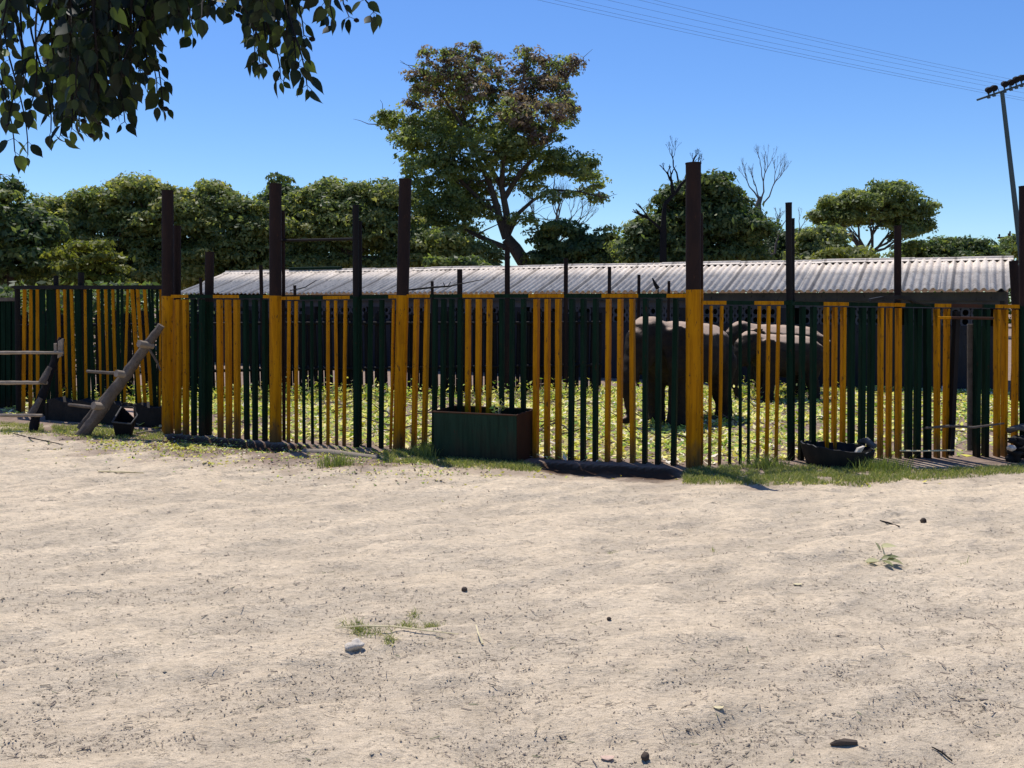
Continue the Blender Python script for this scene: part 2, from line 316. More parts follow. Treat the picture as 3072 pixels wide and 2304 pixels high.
def depth_at(px, A, B):
    """distance where the view line at px meets the fence line through A and B"""
    s = (px - 1536) / F; s = s / (math.cos(PITCH))
    # X = s*Y approx for points near the horizon, solved on the line A-B
    dx, dy = B.x - A.x, B.y - A.y; den = dx - s * dy
    t = (s * A.y - A.x) / den; return A.y + dy * t
def panel(label, A, B, bars, rail_y, rail_col, dep, w_scale, base_y, post=None, group='painted bar fence panels', rail_h=.040, extra=None):
    nrm = Vector((-(B.y - A.y), B.x - A.x, 0)).normalized()
    if nrm.y < 0: nrm = -nrm
    root = thing('fence_panel', label, 'fence', (A.x, A.y, 0), group)
    for (xt, xb, wpx, c) in bars:
        d = depth_at(xb, A, B); mb = MB()
        by = np.interp(xb, base_y[0], base_y[1]); ry = np.interp(xt, rail_y[0], rail_y[1])
        if dep is None: bar(mb, xt, xb, ry + 9, by, d, wpx * d / F)
        else: bar(mb, xt, xb, ry + 9, by, d, wpx * d / F, dep + (.03 if 1590 < xb < 2040 else 0), nrm)
        mb.build('bar', M[{'y': 'yellow', 'g': 'green', 'b': 'rustdark', 'r': 'brownrust'}[c]], root, smooth=dep is None, bevel=.006 if dep else 0)
    # top rail, painted in step with the bars
    mb = MB(); xs = [r[0] for r in rail_col]; names = {'y': 0, 'g': 1, 'b': 2, 'r': 3}
    for i in range(len(rail_col) - 1):
        x0, x1 = rail_col[i][0], rail_col[i + 1][0]
        p0 = U(x0, np.interp(x0, *rail_y), depth_at(x0, A, B)); p1 = U(x1, np.interp(x1, *rail_y), depth_at(x1, A, B))
        c = (p0 + p1) / 2 + nrm * ((dep or .045) / 2) ; n_ = nrm
        mb.box(c, (p1 - p0) / 2, n_ * ((dep or .045) / 2 + .008), (0, 0, rail_h / 2), names[rail_col[i][1]])
    mb.build('rail', [M['yellow'], M['green'], M['rustdark'], M['brownrust']], root)
    return root, nrm
def post(parent, top, base, wpx, bound, d, low='yellow', high='rust', n=22, sink=.15):
    b = U(base[0], base[1], d); t = U(top[0], top[1], d); r = wpx * d / F / 2
    zb = U(base[0], bound, d).z; dirn = (t - b); f = (zb - b.z) / dirn.z
    p0 = b - dirn.normalized() * sink; pm = b + dirn * f
    mb = MB(); N = 7
    pts = [p0.lerp(pm, i / N) for i in range(N + 1)] + [pm.lerp(t, i / N) for i in range(1, N + 1)]
    mb.tube(pts, [r * (1 + .012 * math.sin(i * 2.3)) for i in range(len(pts))], n, mis=[0] * N + [1] * N)
    mb.tube([t - dirn.normalized() * .0, t + dirn.normalized() * .012], [r * 1.06, r * 1.06], n, 1)
    return mb.build('post', [M[low], M[high]], parent, smooth=True)
P1, P2, P3, P4, P5, P6 = G(503, 1300), G(825, 1325), G(1197, 1348), G(2080, 1403), G(2368, 1380), G(3072, 1372)
def cols(lst, end):
    """rail colours switching between the bars' groups"""
    out = []; prev = None
    for i, (xt, xb, w, c) in enumerate(lst):
        if c != prev:
            out.append((lst[0][0] - 30 if prev is None else (lst[i - 1][0] + xt) / 2, c)); prev = c
    out.append((end, prev)); return out
# panel A
bA = [(532, 530, 14, 'y'), (553, 553, 15, 'y'), (578, 577, 14, 'g'), (601, 601, 14, 'g'), (654, 656, 15, 'y'), (680, 682, 15, 'y'), (705, 708, 15, 'y'), (733, 735, 13, 'g'), (761, 762, 13, 'g'), (789, 791, 12, 'g')]
cA = [(505, 'y'), (566, 'g'), (640, 'y'), (718, 'g'), (790, 'y'), (822, 'y')]
fA, nA = panel('leftmost stretch of the near bar fence, dense thick bars between the first two tall posts', P1, P2, bA, ([500, 822], [889, 890]), cA, .062, 1, ([500, 830], [1300, 1326]))
post(fA, (503, 574), (503, 1302), 34, 888, P1.y)
post(fA, (532, 680), (532, 1292), 21, 900, P1.y + .25, 'yellow')
post(fA, (629, 758), (623, 1296), 26, 905, P1.y - .05, 'green', 'rust', 12)
# panel B
bB = [(867, 866, 11, 'y'), (890, 890, 11, 'y'), (911, 912, 10, 'g'), (934, 937, 10, 'g'), (959, 961, 10, 'g'), (982, 985, 11, 'y'), (1008, 1010, 11, 'y'), (1036, 1032, 11, 'y'), (1112, 1107, 15, 'g'), (1145, 1142, 16, 'g'), (1182, 1171, 9, 'y')]
cB = [(845, 'y'), (900, 'g'), (970, 'y'), (1050, 'g'), (1166, 'y'), (1190, 'y')]
fB, nB = panel('near fence stretch with slim widely spaced bars between second and third tall posts', P2, P3, bB, ([825, 1190], [895, 890]), cB, None, 1, ([825, 1197], [1326, 1350]))
post(fB, (826, 554), (827, 1327), 36, 887, P2.y)
mb = MB(); mb.tube([U(850, 632, P2.y + .12), U(852, 1325, P2.y + .12)], .022, 8); mb.build('side_pipe', [M['rust']], fB, smooth=True)
dM = depth_at(1070, P2, P3)
post(fB, (1067, 618), (1069, 1338), 19, 890, dM - .03, 'green', 'rustdark', 14)
post(fB, (1080, 666), (1080, 1338), 12, 890, dM + .09, 'green', 'rustdark', 10)
mb = MB(); mb.tube([U(846, 722, P2.y + .1), U(1062, 717, dM)], .017, 8); mb.build('cross_pipe', [M['rustdark']], fB, smooth=True)
# panel C
bC = [(1245, 1238, 12, 'y'), (1277, 1270, 12, 'y')] + [(x, x - 3, 12, 'g') for x in (1303, 1327, 1352, 1378)] + [(1400, 1398, 13, 'y'), (1433, 1431, 13, 'y'), (1464, 1462, 13, 'y')] + [(x, x - 1, 12, 'g') for x in (1503, 1533, 1568)] + \
     [(1604, 1602, 13, 'y'), (1638, 1636, 13, 'y'), (1670, 1670, 13, 'y'), (1712, 1709, 13, 'g'), (1748, 1745, 13, 'g'), (1785, 1783, 13, 'g'), (1823, 1820, 13, 'y'), (1859, 1856, 13, 'y'), (1895, 1894, 13, 'y'), (1935, 1932, 13, 'g'), (1975, 1972, 14, 'g'), (2024, 2018, 14, 'g')]
cC = [(1218, 'y'), (1290, 'g'), (1388, 'y'), (1484, 'g'), (1586, 'y'), (1692, 'g'), (1805, 'y'), (1915, 'g'), (2000, 'y'), (2066, 'y')]
fC, nC = panel('longest near fence stretch, behind the green trough, left of the thickest tall post', P3, P4, bC, ([1197, 2080], [888, 887]), cC, .075, 1, ([1197, 1640, 2080], [1350, 1382, 1400]))
post(fC, (1216, 540), (1197, 1350), 37, 886, P3.y)
# panel D
bD = [(2135, 2130, 11, 'y'), (2164, 2159, 12, 'y'), (2193, 2190, 10, 'g'), (2220, 2219, 10, 'g'), (2248, 2245, 10, 'g'), (2278, 2272, 12, 'y'), (2305, 2298, 12, 'y'), (2335, 2327, 12, 'y')]
cD = [(2104, 'y'), (2178, 'g'), (2262, 'y'), (2350, 'g'), (2368, 'g')]
fD, nD = panel('stretch of the near bar fence with eight thin bars just right of the thickest post', P4, P5, bD, ([2090, 2368], [908, 909]), cD, None, 1, ([2080, 2368], [1402, 1382]))
post(fD, (2080, 492), (2080, 1405), 45, 869, P4.y, n=28)
mb = MB(); mb.tube([U(2103, 640, P4.y + .1), U(2104, 868, P4.y + .1), U(2104, 1402, P4.y + .1)], .022, 8, mis=[1, 0]); mb.build('side_pipe', [M['yellow'], M['rust']], fD, smooth=True)
# panel E
bE = [(2413, 2409, 13, 'g'), (2446, 2443, 13, 'g'), (2483, 2483, 9, 'y'), (2508, 2505, 9, 'y'), (2537, 2533, 10, 'y'), (2560, 2558, 14, 'g'), (2592, 2590, 14, 'g'), (2620, 2617, 14, 'g'), (2647, 2645, 9, 'y'), (2674, 2672, 9, 'y'), (2702, 2700, 10, 'y'),
      (2733, 2731, 15, 'g'), (2760, 2758, 15, 'g'), (2789, 2787, 15, 'g'), (2818, 2816, 9, 'y'), (2847, 2843, 9, 'y'), (2941, 2938, 12, 'g'), (2966, 2962, 12, 'g'), (2999, 2996, 9, 'y'), (3023, 3020, 9, 'y'), (3054, 3050, 9, 'y')]
cE = [(2384, 'g'), (2470, 'y'), (2545, 'g'), (2633, 'y'), (2715, 'g'), (2803, 'y'), (2853, 'r'), (2945, 'g'), (2985, 'y'), (3058, 'g'), (3076, 'g')]
fE, nE = panel('rightmost stretch of the near bar fence with deep doubled bars and a narrow gap', P5, P6, bE, ([2366, 3072], [910, 920]), cE, .095, 1, ([2366, 3072], [1381, 1374]))
post(fE, (2366, 611), (2371, 1382), 19, 900, P5.y, 'green', 'rustdark', 14)
post(fE, (2379, 658), (2380, 1380), 10, 900, P5.y + .1, 'green', 'rustdark', 10)
post(fE, (2693, 680), (2693, 1345), 21, 905, P5.y + .5, 'green', 'rust', 14)
post(fE, (3072, 561), (3074, 1376), 28, 918, P6.y, 'green', 'rust', 18)
mb = MB(); mb.box(U(2860, 1150, P5.y + .1), (.022, 0, 0), (0, .05, 0), (0, 0, .8)); mb.build('bar', M['rustdark'], fE)
mb = MB(); a = U(2814, 953, P5.y + .0); b = U(2980, 955, P5.y + .03); m_ = a.lerp(b, .23)
mb.tube([a, m_, b], .015, 8, mis=[0, 1]); mb.build('cross_rail', [M['yellow'], M['brownrust']], fE, smooth=True)
# weathered plank standing in the gap, rods tied across it
mb = MB(); c0 = U(2912, 1352, P5.y + .28); c1 = U(2912, 972, P5.y + .28); mb.box((c0 + c1) / 2, (.036, 0, 0), (0, .016, 0), (c1 - c0) / 2)
o = mb.build('plank', M['log'], bevel=.004); meta(o, 'weathered brown plank standing upright in the gap of the fence at far right', 'plank')
mb = MB(); mb.tube([U(2775, 1284, P5.y - .05), U(2850, 1278, P5.y - .04), U(2920, 1282, P5.y - .05), U(3012, 1270, P5.y - .04)], [.013, .015, .014, .010], 8, wob=.12)
o = mb.build('branch', M['log'], smooth=True); meta(o, 'thin grey branch lying level across the fence bars near the right edge', 'branch')
mb = MB(); mb.tube([U(2700, 1352, P5.y - .08), U(2770, 1353, P5.y - .08), U(2862, 1351, P5.y - .06)], .009, 6)
o = mb.build('rod', M['straw'], smooth=True); meta(o, 'pale thin rod lying at the foot of the fence right of the black tub', 'rod')
# ------------------------------------------------------------------ far left fence
Q0 = U(47, 1232, 14.6); Q1 = U(500, 1230, 12.95)
Q0.z = Q1.z = 0
sl = thing('fence_panel', 'distant fence panel at far left whose yellow and green bars lean, behind the ladders', 'fence', (Q0.x, Q0.y, 0), 'painted bar fence panels')
lb = [(72, 68, 12, 'y'), (92, 90, 12, 'y'), (111, 113, 12, 'y'), (128, 128, 13, 'g'), (142, 143, 11, 'g'), (158, 158, 14, 'g'), (174, 182, 11, 'y'), (194, 202, 11, 'y'), (213, 222, 11, 'y'), (232, 240, 20, 'g'), (256, 256, 9, 'y'), (272, 277, 9, 'g'),
      (293, 304, 10, 'y'), (317, 326, 10, 'y'), (338, 348, 10, 'y'), (352, 356, 9, 'g'), (365, 368, 9, 'g'), (382, 372, 9, 'y'), (394, 418, 12, 'y'), (413, 436, 12, 'y'), (432, 455, 12, 'y'), (446, 462, 8, 'g'), (456, 468, 8, 'g'), (470, 474, 8, 'g'), (482, 478, 6, 'y')] + [(x, x + 4, 9, 'g') for x in (102, 120, 150, 204, 264, 306, 328, 404)]
for (xt, xb, w, c) in lb:
    d = depth_at(xb, Q0, Q1); mb = MB(); bar(mb, xt, xb, 868, G(xb, 0 + 905 + 4900 / d).y * 0 + 905 + 4900 / d * .86, d, w * .85 * d / F, .03, Vector((-.1, 1, 0)), sink=.25)
    mb.build('bar', M['yellow' if c == 'y' else 'green'], sl, bevel=.005)
mb = MB(); a = U(47, 862, depth_at(47, Q0, Q1)); b = U(490, 862, depth_at(490, Q0, Q1)); mb.box((a + b) / 2, (b - a) / 2, (0, .05, 0), (0, 0, .028)); mb.build('rail', M['rustdark'], sl)
for px, w in ((52, 16), (168, 15), (243, 18)):
    mb = MB(); d = depth_at(px, Q0, Q1) + .08; mb.tube([U(px, 862 if px < 60 else 812 + random.random() * 30, d), U(px + 4, 905 + 4900 / d, d)], w * d / F / 2, 10); mb.build('post', M['rustdark'], sl, smooth=True)
sl2 = thing('fence_panel', 'lower dark fence panel at the very left edge under the dark tree', 'fence', U(0, 1230, 15.2), 'painted bar fence panels')
mb = MB(); mb.box(U(-60, 898, 15.2), (.62, 0, 0), (0, .04, 0), (0, 0, .03)); mb.build('rail', M['log'], sl2)
for px in range(-110, 50, 17):
    mb = MB(); bar(mb, px, px, 900, 1228, 15.2, .075, .06, Vector((0, 1, 0)), sink=.1); mb.build('bar', M['green'], sl2)
# low dark footing under the left fence
mb = MB(); a = U(140, 1262, 13.75); b = U(500, 1266, 12.72)
N = 14; rows = []
for i in range(N + 1):
    p = a.lerp(b, i / N); ht = .30 + .03 * math.sin(i * 1.9); rows.append((p, ht))
for i in range(N):
    p, h0 = rows[i]; q, h1 = rows[i + 1]
    f = [Vector((p.x, p.y, -.1)), Vector((q.x, q.y, -.1)), Vector((q.x, q.y + .03, h1)), Vector((p.x, p.y + .03, h0)), Vector((p.x, p.y + .35, h0)), Vector((q.x, q.y + .35, h1))]
    mb.add(f, [(0, 1, 2, 3), (3, 2, 5, 4)])
mb.box(rows[0][0] + Vector((0, .17, .08)), (.02, 0, 0), (0, .17, 0), (0, 0, .18)); mb.box(rows[-1][0] + Vector((0, .17, .08)), (.02, 0, 0), (0, .17, 0), (0, 0, .18))
o = mb.build('footing', M['concrete'], smooth=True); meta(o, 'low dark concrete footing running under the leaning far left fence bars', 'kerb')
# ------------------------------------------------------------------ palisade at the back of the paddock and poles above it
pal = thing('palisade', 'dark close-set pole fence across the back of the paddock, left of the elephants', 'fence', (-1.5, 17.5, 0))
line = [Vector((-10.6, 16.0, 0)), Vector((-4.0, 17.3, 0)), Vector((-.6, 17.9, 0)), Vector((1.75, 18.2, 0))]
L = [0]; 
for i in range(3): L.append(L[-1] + (line[i + 1] - line[i]).length)
mb = MB(); s = 0
while s < L[-1]:
    i = max(k for k in range(3) if L[k] <= s); p = line[i].lerp(line[i + 1], (s - L[i]) / (L[i + 1] - L[i])); r = random.uniform(.035, .055)
    z1 = 1.56 + random.uniform(-.05, .04); lean = random.uniform(-.03, .03)
    mb.tube([(p.x, p.y, -.1), (p.x + lean * .5, p.y, z1 * .5), (p.x + lean, p.y, z1)], [r, r * .95, r * .85], 7); s += r * 2 + random.choice([-.01, .0, .005, .03])
pl = mb.build('poles', M['rustdark'], pal, smooth=True); pl['kind'] = 'stuff'
mb = MB()
for zz in (.5, 1.35):
    mb.tube([p + Vector((0, -.07, zz + random.uniform(-.03, .03))) for p in line], .03, 7)
mb.build('rail', M['rustdark'], pal, smooth=True)
for (px, py, w, d) in ((607, 833, 9, 17.0), (787, 796, 11, 17.1), (888, 856, 9, 17.2), (1298, 844, 9, 17.6), (1380, 808, 16, 17.4), (1522, 742, 16, 17.5), (1697, 776, 13, 17.8), (1827, 802, 11, 18.0)):
    mb = MB(); t = U(px, py, d); mb.tube([(t.x, t.y - .1, -.1), (t.x, t.y - .1, t.z * .5), (t.x, t.y - .1, t.z)], w * d / F / 2, 10); mb.build('post', M['rust'], pal, smooth=True)
for k, (px, py, w, d, lab) in enumerate(((1917, 824, 10, 18.6, 'taller of two short rusty poles before the shed roof, left of thickest post'), (2007, 843, 9, 19.2, 'shorter of two short rusty poles before the shed roof, left of thickest post'))):
    mb = MB(); t = U(px, py, d); mb.tube([(t.x, t.y, -.1), t * 1.0], w * d / F / 2, 10); o = mb.build('pole', M['rust'], smooth=True); meta(o, lab, 'pole', 'short rusty poles by the shed')
mb = MB(); t = U(1966, 856, 18.9); mb.tube([U(1974, 866, 18.9), U(1966, 853, 18.9), U(1957, 834, 18.9)], [.045, .035, .012], 8); mb.tube([U(1974, 865, 18.9), U(1976, 905, 18.9)], .012, 6)
mb.tube([U(1976, 903, 18.9), Vector((t.x + .06, t.y, -.1))], .02, 6); o = mb.build('stake', M['rustdark'], smooth=True); meta(o, 'stake with a slanting stub at its tip in front of the shed roof', 'stake')
mb = MB(); mb.tube([U(1225, 870, 16.9), U(1300, 862, 16.9), U(1350, 858, 16.9), U(1400, 848, 16.9), U(1450, 838, 16.9)], [.018, .016, .014, .010, .006], 6, wob=.2)
mb.tube([U(1345, 858, 16.9), U(1352, 846, 16.9)], .008, 5); mb.tube([U(1335, 859, 16.9), U(1330, 848, 16.9)], .008, 5)
mb.tube([U(870, 872, 16.9), U(915, 862, 16.9), U(950, 840, 16.9)], [.012, .010, .006], 6, wob=.2)
o = mb.build('branch', M['rustdark'], smooth=True); meta(o, 'thin thorny dead branch laid along the back fence top in front of the shed roof', 'branch')
# ------------------------------------------------------------------ shed
ldir = Vector((.893, -.451, 0)).normalized(); ndir = Vector((-ldir.y, ldir.x, 0))   # ndir points away from the camera
SR = Vector((.534 * 17.5, 17.5, 0)); LEN = 21.4; SL = SR - ldir * LEN
shed = thing('shed', 'long low animal shed with pale corrugated roof behind the fence', 'building', SL + ldir * LEN / 2)
EZ = 1.965; RZ = 2.60; RW = 2.05; OV = .38
def SP(u, v, z): return SL + ldir * u + ndir * v + Vector((0, 0, z))
def roof_slope(v0, z0, v1, z1, name, thick=.012, lift=0):
    # corrugated sheet: u along the building, t down the slope
    pitch = .146; nu = int(LEN / pitch * 8); us = np.linspace(0, LEN, nu + 1); amp = .025
    rowsT = [0, .46, .4601, 1.0]; lifts = [.0, .0, .020, .020]
    mb = MB(); V = []; 
    for t, lf in zip(rowsT, lifts):
        for u in us:
            w = amp * math.sin(2 * math.pi * u / pitch); j = .022 * ((u / .876) % 1.0) + .005 * math.sin(int(u / .876) * 2.1)
            v = v0 + (v1 - v0) * t; z = z0 + (z1 - z0) * t; V.append(SP(u, v, z + w + j + lf * -1 + lift + .02))
    n = nu + 1; Fq = []
    for r in range(3):
        for i in range(nu): Fq.append((r * n + i, r * n + i + 1, (r + 1) * n + i + 1, (r + 1) * n + i))
    mb.add(V, Fq); o = mb.build(name, M['roof'], shed, smooth=False)
    o.data.polygons.foreach_set('use_smooth', [True] * len(Fq))
    so = o.modifiers.new('thickness', 'SOLIDIFY'); so.thickness = .012; so.offset = -1
    return o
roof_slope(RW, RZ, 0, EZ, 'roof'); roof_slope(RW + .02, RZ, 2 * RW, EZ, 'roof')
mb = MB(); pts = []
for i in range(23):
    u0 = i * LEN / 23; u1 = u0 + LEN / 23 + .03
    jz = .008 * math.sin(i * 1.7)
    for (va, za, vb, zb) in ((-.17, -.012, 0, .062), (0, .062, .17, -.012)):
        mb.add([SP(u0, RW + va, RZ + za + jz + .02), SP(u1, RW + va, RZ + za + jz + .02), SP(u1, RW + vb, RZ + zb + jz), SP(u0, RW + vb, RZ + zb + jz)], [(0, 1, 2, 3)])
    mb.tube([SP(u0, RW, RZ + .06 + jz), SP(u1, RW, RZ + .06 + jz)], .032, 8)
mb.build('ridge_cap', M['roof'], shed)
W0 = OV; W1 = 2 * RW - OV
mb = MB(); mb.box(SP(LEN / 2, W0 - .10, EZ - .115), ldir * (LEN / 2 - .1), ndir * .02, (0, 0, .085)); mb.build('fascia', M['fascia'], shed)
def wallseg(u0, u1, z0, z1, v=W0, th=.07, name='wall', mat='wall'):
    mb = MB(); mb.box(SP((u0 + u1) / 2, v + th, (z0 + z1) / 2), ldir * (u1 - u0) / 2, ndir * th, (0, 0, (z1 - z0) / 2)); return mb.build(name, M[mat], shed)
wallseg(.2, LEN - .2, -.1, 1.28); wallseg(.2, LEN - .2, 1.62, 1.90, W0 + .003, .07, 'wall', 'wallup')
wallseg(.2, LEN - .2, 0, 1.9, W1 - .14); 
u = .2
while u < LEN - .5:         # piers between the vent openings
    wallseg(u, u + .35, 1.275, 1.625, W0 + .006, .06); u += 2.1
mb = MB(); mb.box(SP(LEN / 2, W0 + .35, 1.45), ldir * (LEN / 2 - .3), ndir * .02, (0, 0, .3)); mb.build('dark_backing', M['void'], shed)  # dark sheet standing in for the unlit shed interior
for uu in (.12, LEN - .12):
    mb = MB(); a = [SP(uu, W0 + .01, -.1), SP(uu, W1 - .01, -.1), SP(uu, W1 - .01, EZ - .02), SP(uu, RW, RZ - .12), SP(uu, W0 + .01, EZ - .02)]
    b = [p + ldir * .12 * (1 if uu > 5 else -1) * -1 for p in a]
    mb.add(a + b, [(0, 1, 2, 3, 4), (9, 8, 7, 6, 5)] + [(i, (i + 1) % 5, 5 + (i + 1) % 5, 5 + i) for i in range(5)]); mb.build('gable_wall', M['wall'], shed)
# round-holed vent blocks in the openings
mb = MB(); u = .55; k = 0
while u < LEN - .4:
    if (u - .2) % 2.1 <= .5 and mb.v: mb.build('vent_block', M['wallup'], shed); mb = MB()
    if (u - .2) % 2.1 > .5:
        for zc in (1.36, 1.535):
            c = SP(u, W0 + .03, zc); n = 14; V = []; 
            for kk in range(n):
                a = 2 * math.pi * kk / n; cs, sn = math.cos(a), math.sin(a); q = .085 / max(abs(cs), abs(sn))
                V.append(c + ldir * cs * q + Vector((0, 0, sn * q)))
            for kk in range(n):
                a = 2 * math.pi * kk / n; V.append(c + ldir * math.cos(a) * .055 + Vector((0, 0, math.sin(a) * .062)))
            for kk in range(n): V.append(V[n + kk] + ndir * .08)
            Fc = [(kk, (kk + 1) % n, n + (kk + 1) % n, n + kk) for kk in range(n)] + [(n + kk, n + (kk + 1) % n, 2 * n + (kk + 1) % n, 2 * n + kk) for kk in range(n)]
            mb.add(V, Fc)
    u += .176
if mb.v: mb.build('vent_block', M['wallup'], shed)
mb = MB(); a = U(722, 827, 26); p = SP((a - SL).dot(ldir) - 0, RW - .02, RZ + .12)
mb.tube([p, p + ldir * 1.9], .045, 10); o = mb.build('pipe', M['green'], smooth=True); meta(o, 'short dark green pipe lying along the shed ridge near its left end', 'pipe')
mb = MB(); b = U(3040, 1300, 16.0); mb.tube([Vector((b.x, 16.0, -.1)), Vector((b.x, 16.0, 1.2)), U(3041, 782, 16.0)], [.085, .08, .075], 12)
o = mb.build('pole', M['rust'], smooth=True); meta(o, 'rusty pole at the right end of the shed beside the rightmost tall post', 'pole')
# black strip hanging on the rail
mb = MB(); pts = [U(2612, 900, P5.y - .03), U(2650, 893, P5.y - .05), U(2700, 892, P5.y - .05), U(2728, 896, P5.y - .05), U(2745, 907, P5.y - .05), U(2790, 916, P5.y - .05)]
for i in range(len(pts) - 1):
    a, b = pts[i], pts[i + 1]; mb.box((a + b) / 2 + Vector((0, .03, 0)), (b - a) / 2 * 1.02, (0, .05, 0), (0, 0, [.014, .02, .022, .012, .005][i]))
o = mb.build('rubber_strip', M['rubber']); meta(o, 'black rubber strip draped over the top rail above the tub', 'strip')
# ------------------------------------------------------------------ green trough
tr = thing('trough', 'dark green steel trough with rusty brown end standing against the bars', 'trough', G(1430, 1350))
a = G(1302, 1374); b = G(1550, 1390); dirx = (b - a).normalized(); dy = Vector((-dirx.y, dirx.x, 0)); Lx = (b - a).length; H = .525; dp = .60
dy = nC.copy(); t = .012
def TP(u, v, z): return Vector((a.x, a.y, 0)) + dirx * u + dy * v + Vector((0, 0, z))
def tw(u0, v0, u1, v1, name, mat):
    mb = MB(); n = (TP(u1, v1, 0) - TP(u0, v0, 0)).normalized().cross(UPZ)
    p, q = TP(u0, v0, 0), TP(u1, v1, 0); mb.box((p + q) / 2 + Vector((0, 0, H / 2 - .04)), (q - p) / 2, n * t / 2, (0, 0, H / 2 + .04)); return mb.build(name, M[mat], tr, bevel=.004)
tw(0, 0, Lx, 0, 'front_panel', 'trough'); tw(0, dp, Lx, dp, 'back_panel', 'trough'); tw(0, .01, 0, dp - .01, 'end_panel', 'brownrust'); e = tw(Lx, .01, Lx, dp - .01, 'end_panel', 'brownrust'); e['label'] = 'rusty brown end panel'
mb = MB(); mb.box(TP(Lx / 2, dp / 2, .1), dirx * Lx / 2 * .97, dy * dp / 2 * .97, (0, 0, .02)); mb.build('bottom', M['rustdark'], tr)
mb = MB()
for (u0, v0, u1, v1) in ((-.01, -.006, Lx + .01, -.006), (-.01, dp + .006, Lx + .01, dp + .006), (0, 0, 0, dp), (Lx, 0, Lx, dp)): mb.tube([TP(u0, v0, H), TP(u1, v1, H)], .010, 6)
mb.build('rim', M['brownrust'], tr)
# fodder scraps sticking out of the trough
def leafy(name, label, cat, base, n, spread, h, mat, seed, stem='straw'):
    rs = np.random.default_rng(seed); root = thing(name, label, cat, base); mb = MB(); P = []
    for i in range(n):
        a_ = rs.uniform(0, 2 * math.pi); l = h * rs.uniform(.5, 1); dr = Vector((math.cos(a_) * spread, math.sin(a_) * spread, l))
        p1 = Vector(base) + dr * .5 + Vector((0, 0, l * .12)); p2 = Vector(base) + dr
        mb.tube([base, p1, p2], [.005, .004, .002], 5)
        for q in (p1, p2, p1.lerp(p2, .5)): P.append(q)
    mb.build('stem', M[stem], root)
    P = np.array(P); P = np.repeat(P, 3, 0) + rs.normal(size=(len(P) * 3, 3)) * .015
    V, Fq, tn = quads(P, rs.uniform(.022, .045, len(P)), .45, .5, rs.random(len(P))); npmesh('leaves', V, Fq, M[mat], tn, root); return root
leafy('fodder_sprig', 'small leafy sprig poking up from the middle of the green trough', 'plant', TP(Lx * .74, .1, .42), 4, .05, .3, 'fodder', 3)
# ------------------------------------------------------------------ black scalloped tub
tb = thing('tub', 'wide black rubber tub with a ragged scalloped rim in front of the right fence', 'tub', G(2538, 1400))
c = G(2540, 1408); c = Vector((c.x, c.y + .30, -.03)); n = 48; mb = MB(); V = []; R0 = .37; hh = .27
prof = [(.80, 0.0), (.90, .10), (.97, .20), (1.0, .27), (.955, .27), (.90, .18), (.80, .08), (.0, .06)]
for (r, z) in prof:
    for k in range(n):
        a = 2 * math.pi * k / n; zz = z * .84; rr = r * R0 * (1 + .02 * math.sin(3 * a + 1))
        if z >= .26: zz = z * .84 + .010 * abs(math.sin(9 * a)) + .008 * math.sin(a * 2 + .5) - (.010 if math.cos(a * 13 + 1) > .6 else 0)
        V.append((c.x + rr * math.cos(a) * 1.04, c.y + rr * math.sin(a), c.z + zz - .03 * math.cos(a)))
Fc = [(r * n + k, r * n + (k + 1) % n, (r + 1) * n + (k + 1) % n, (r + 1) * n + k) for r in range(len(prof) - 1) for k in range(n)]
mb.add(V, Fc, 0)
for i, f in enumerate(mb.f):
    if n * 3 <= i < n * 4: mb.mi[i] = 1
mb.build('body', [M['rubber'], M['rubberpale']], tb, smooth=True)
mb = MB(); p = Vector((c.x + .29, c.y - .06, .22)); mb.tube([p + Vector((-.05, .12, .02)), p + Vector((0, 0, .05)), p + Vector((.05, -.12, 0))], [.015, .038, .022], 10, wob=.15); 
mb.build('torn_flap', M['rubberpale'], tb, smooth=True, label='pale scuffed flap folded over the right of the rim')
mb = MB(); mb.box((c.x + .13, c.y - .28, .20), (.035, .01, .01), (-.008, .02, 0), (.02, 0, .035)); mb.build('chip', M['stone'], tb, bevel=.006)
# tyre pile on the right edge
tp = thing('rubber_heap', 'heap of torn black rubber holding a round grey stone at the right edge', 'rubber heap', G(3072, 1385))
cc = G(3092, 1388)
def rock(name, c, r, mat, parent=None, seed=1, sub=3, flat=.7, amp=.18):
    import bmesh
    bm = bmesh.new(); bmesh.ops.create_icosphere(bm, subdivisions=sub, radius=1); rs = random.Random(seed); off = [rs.uniform(0, 50) for _ in range(3)]
    from mathutils import noise
    for v in bm.verts:
        q = v.co * 1.3 + Vector(off); s_ = 1 + amp * 2 * noise.noise(q) + amp * .6 * noise.noise(q * 3)
        v.co = v.co * s_; v.co.z *= flat; v.co *= r
    me = bpy.data.meshes.new(name); bm.to_mesh(me); bm.free(); me.materials.append(M[mat]); me.polygons.foreach_set('use_smooth', [True] * len(me.polygons))
    o = bpy.data.objects.new(name, me); COL.objects.link(o)
    if parent: o.parent = parent; o.location = Vector(c) - parent_world(parent)
    else: o.location = c
    return o
rock('stone', U(3034, 1344, cc.y - .06), .047, 'stone', tp, 5)
for (px, py, r, sd) in ((3046, 1366, .10, 31), (3080, 1350, .13, 32), (3060, 1322, .08, 33), (3100, 1320, .10, 34), (3038, 1322, .045, 35)): rock('rubber_lump', U(px, py, cc.y + .07), r, 'rubber', tp, sd, 3, .75, .35)
mb = MB(); pts = [Vector((cc.x + .02 + .15 * math.cos(a), cc.y + .2 + .13 * math.sin(a), .34 + .03 * math.sin(2 * a))) for a in np.linspace(0, 2 * math.pi, 25)]; mb.tube(pts, .03, 10, cap=False, wob=.15); mb.build('rubber_ring', M['rubberpale'], tp, smooth=True)
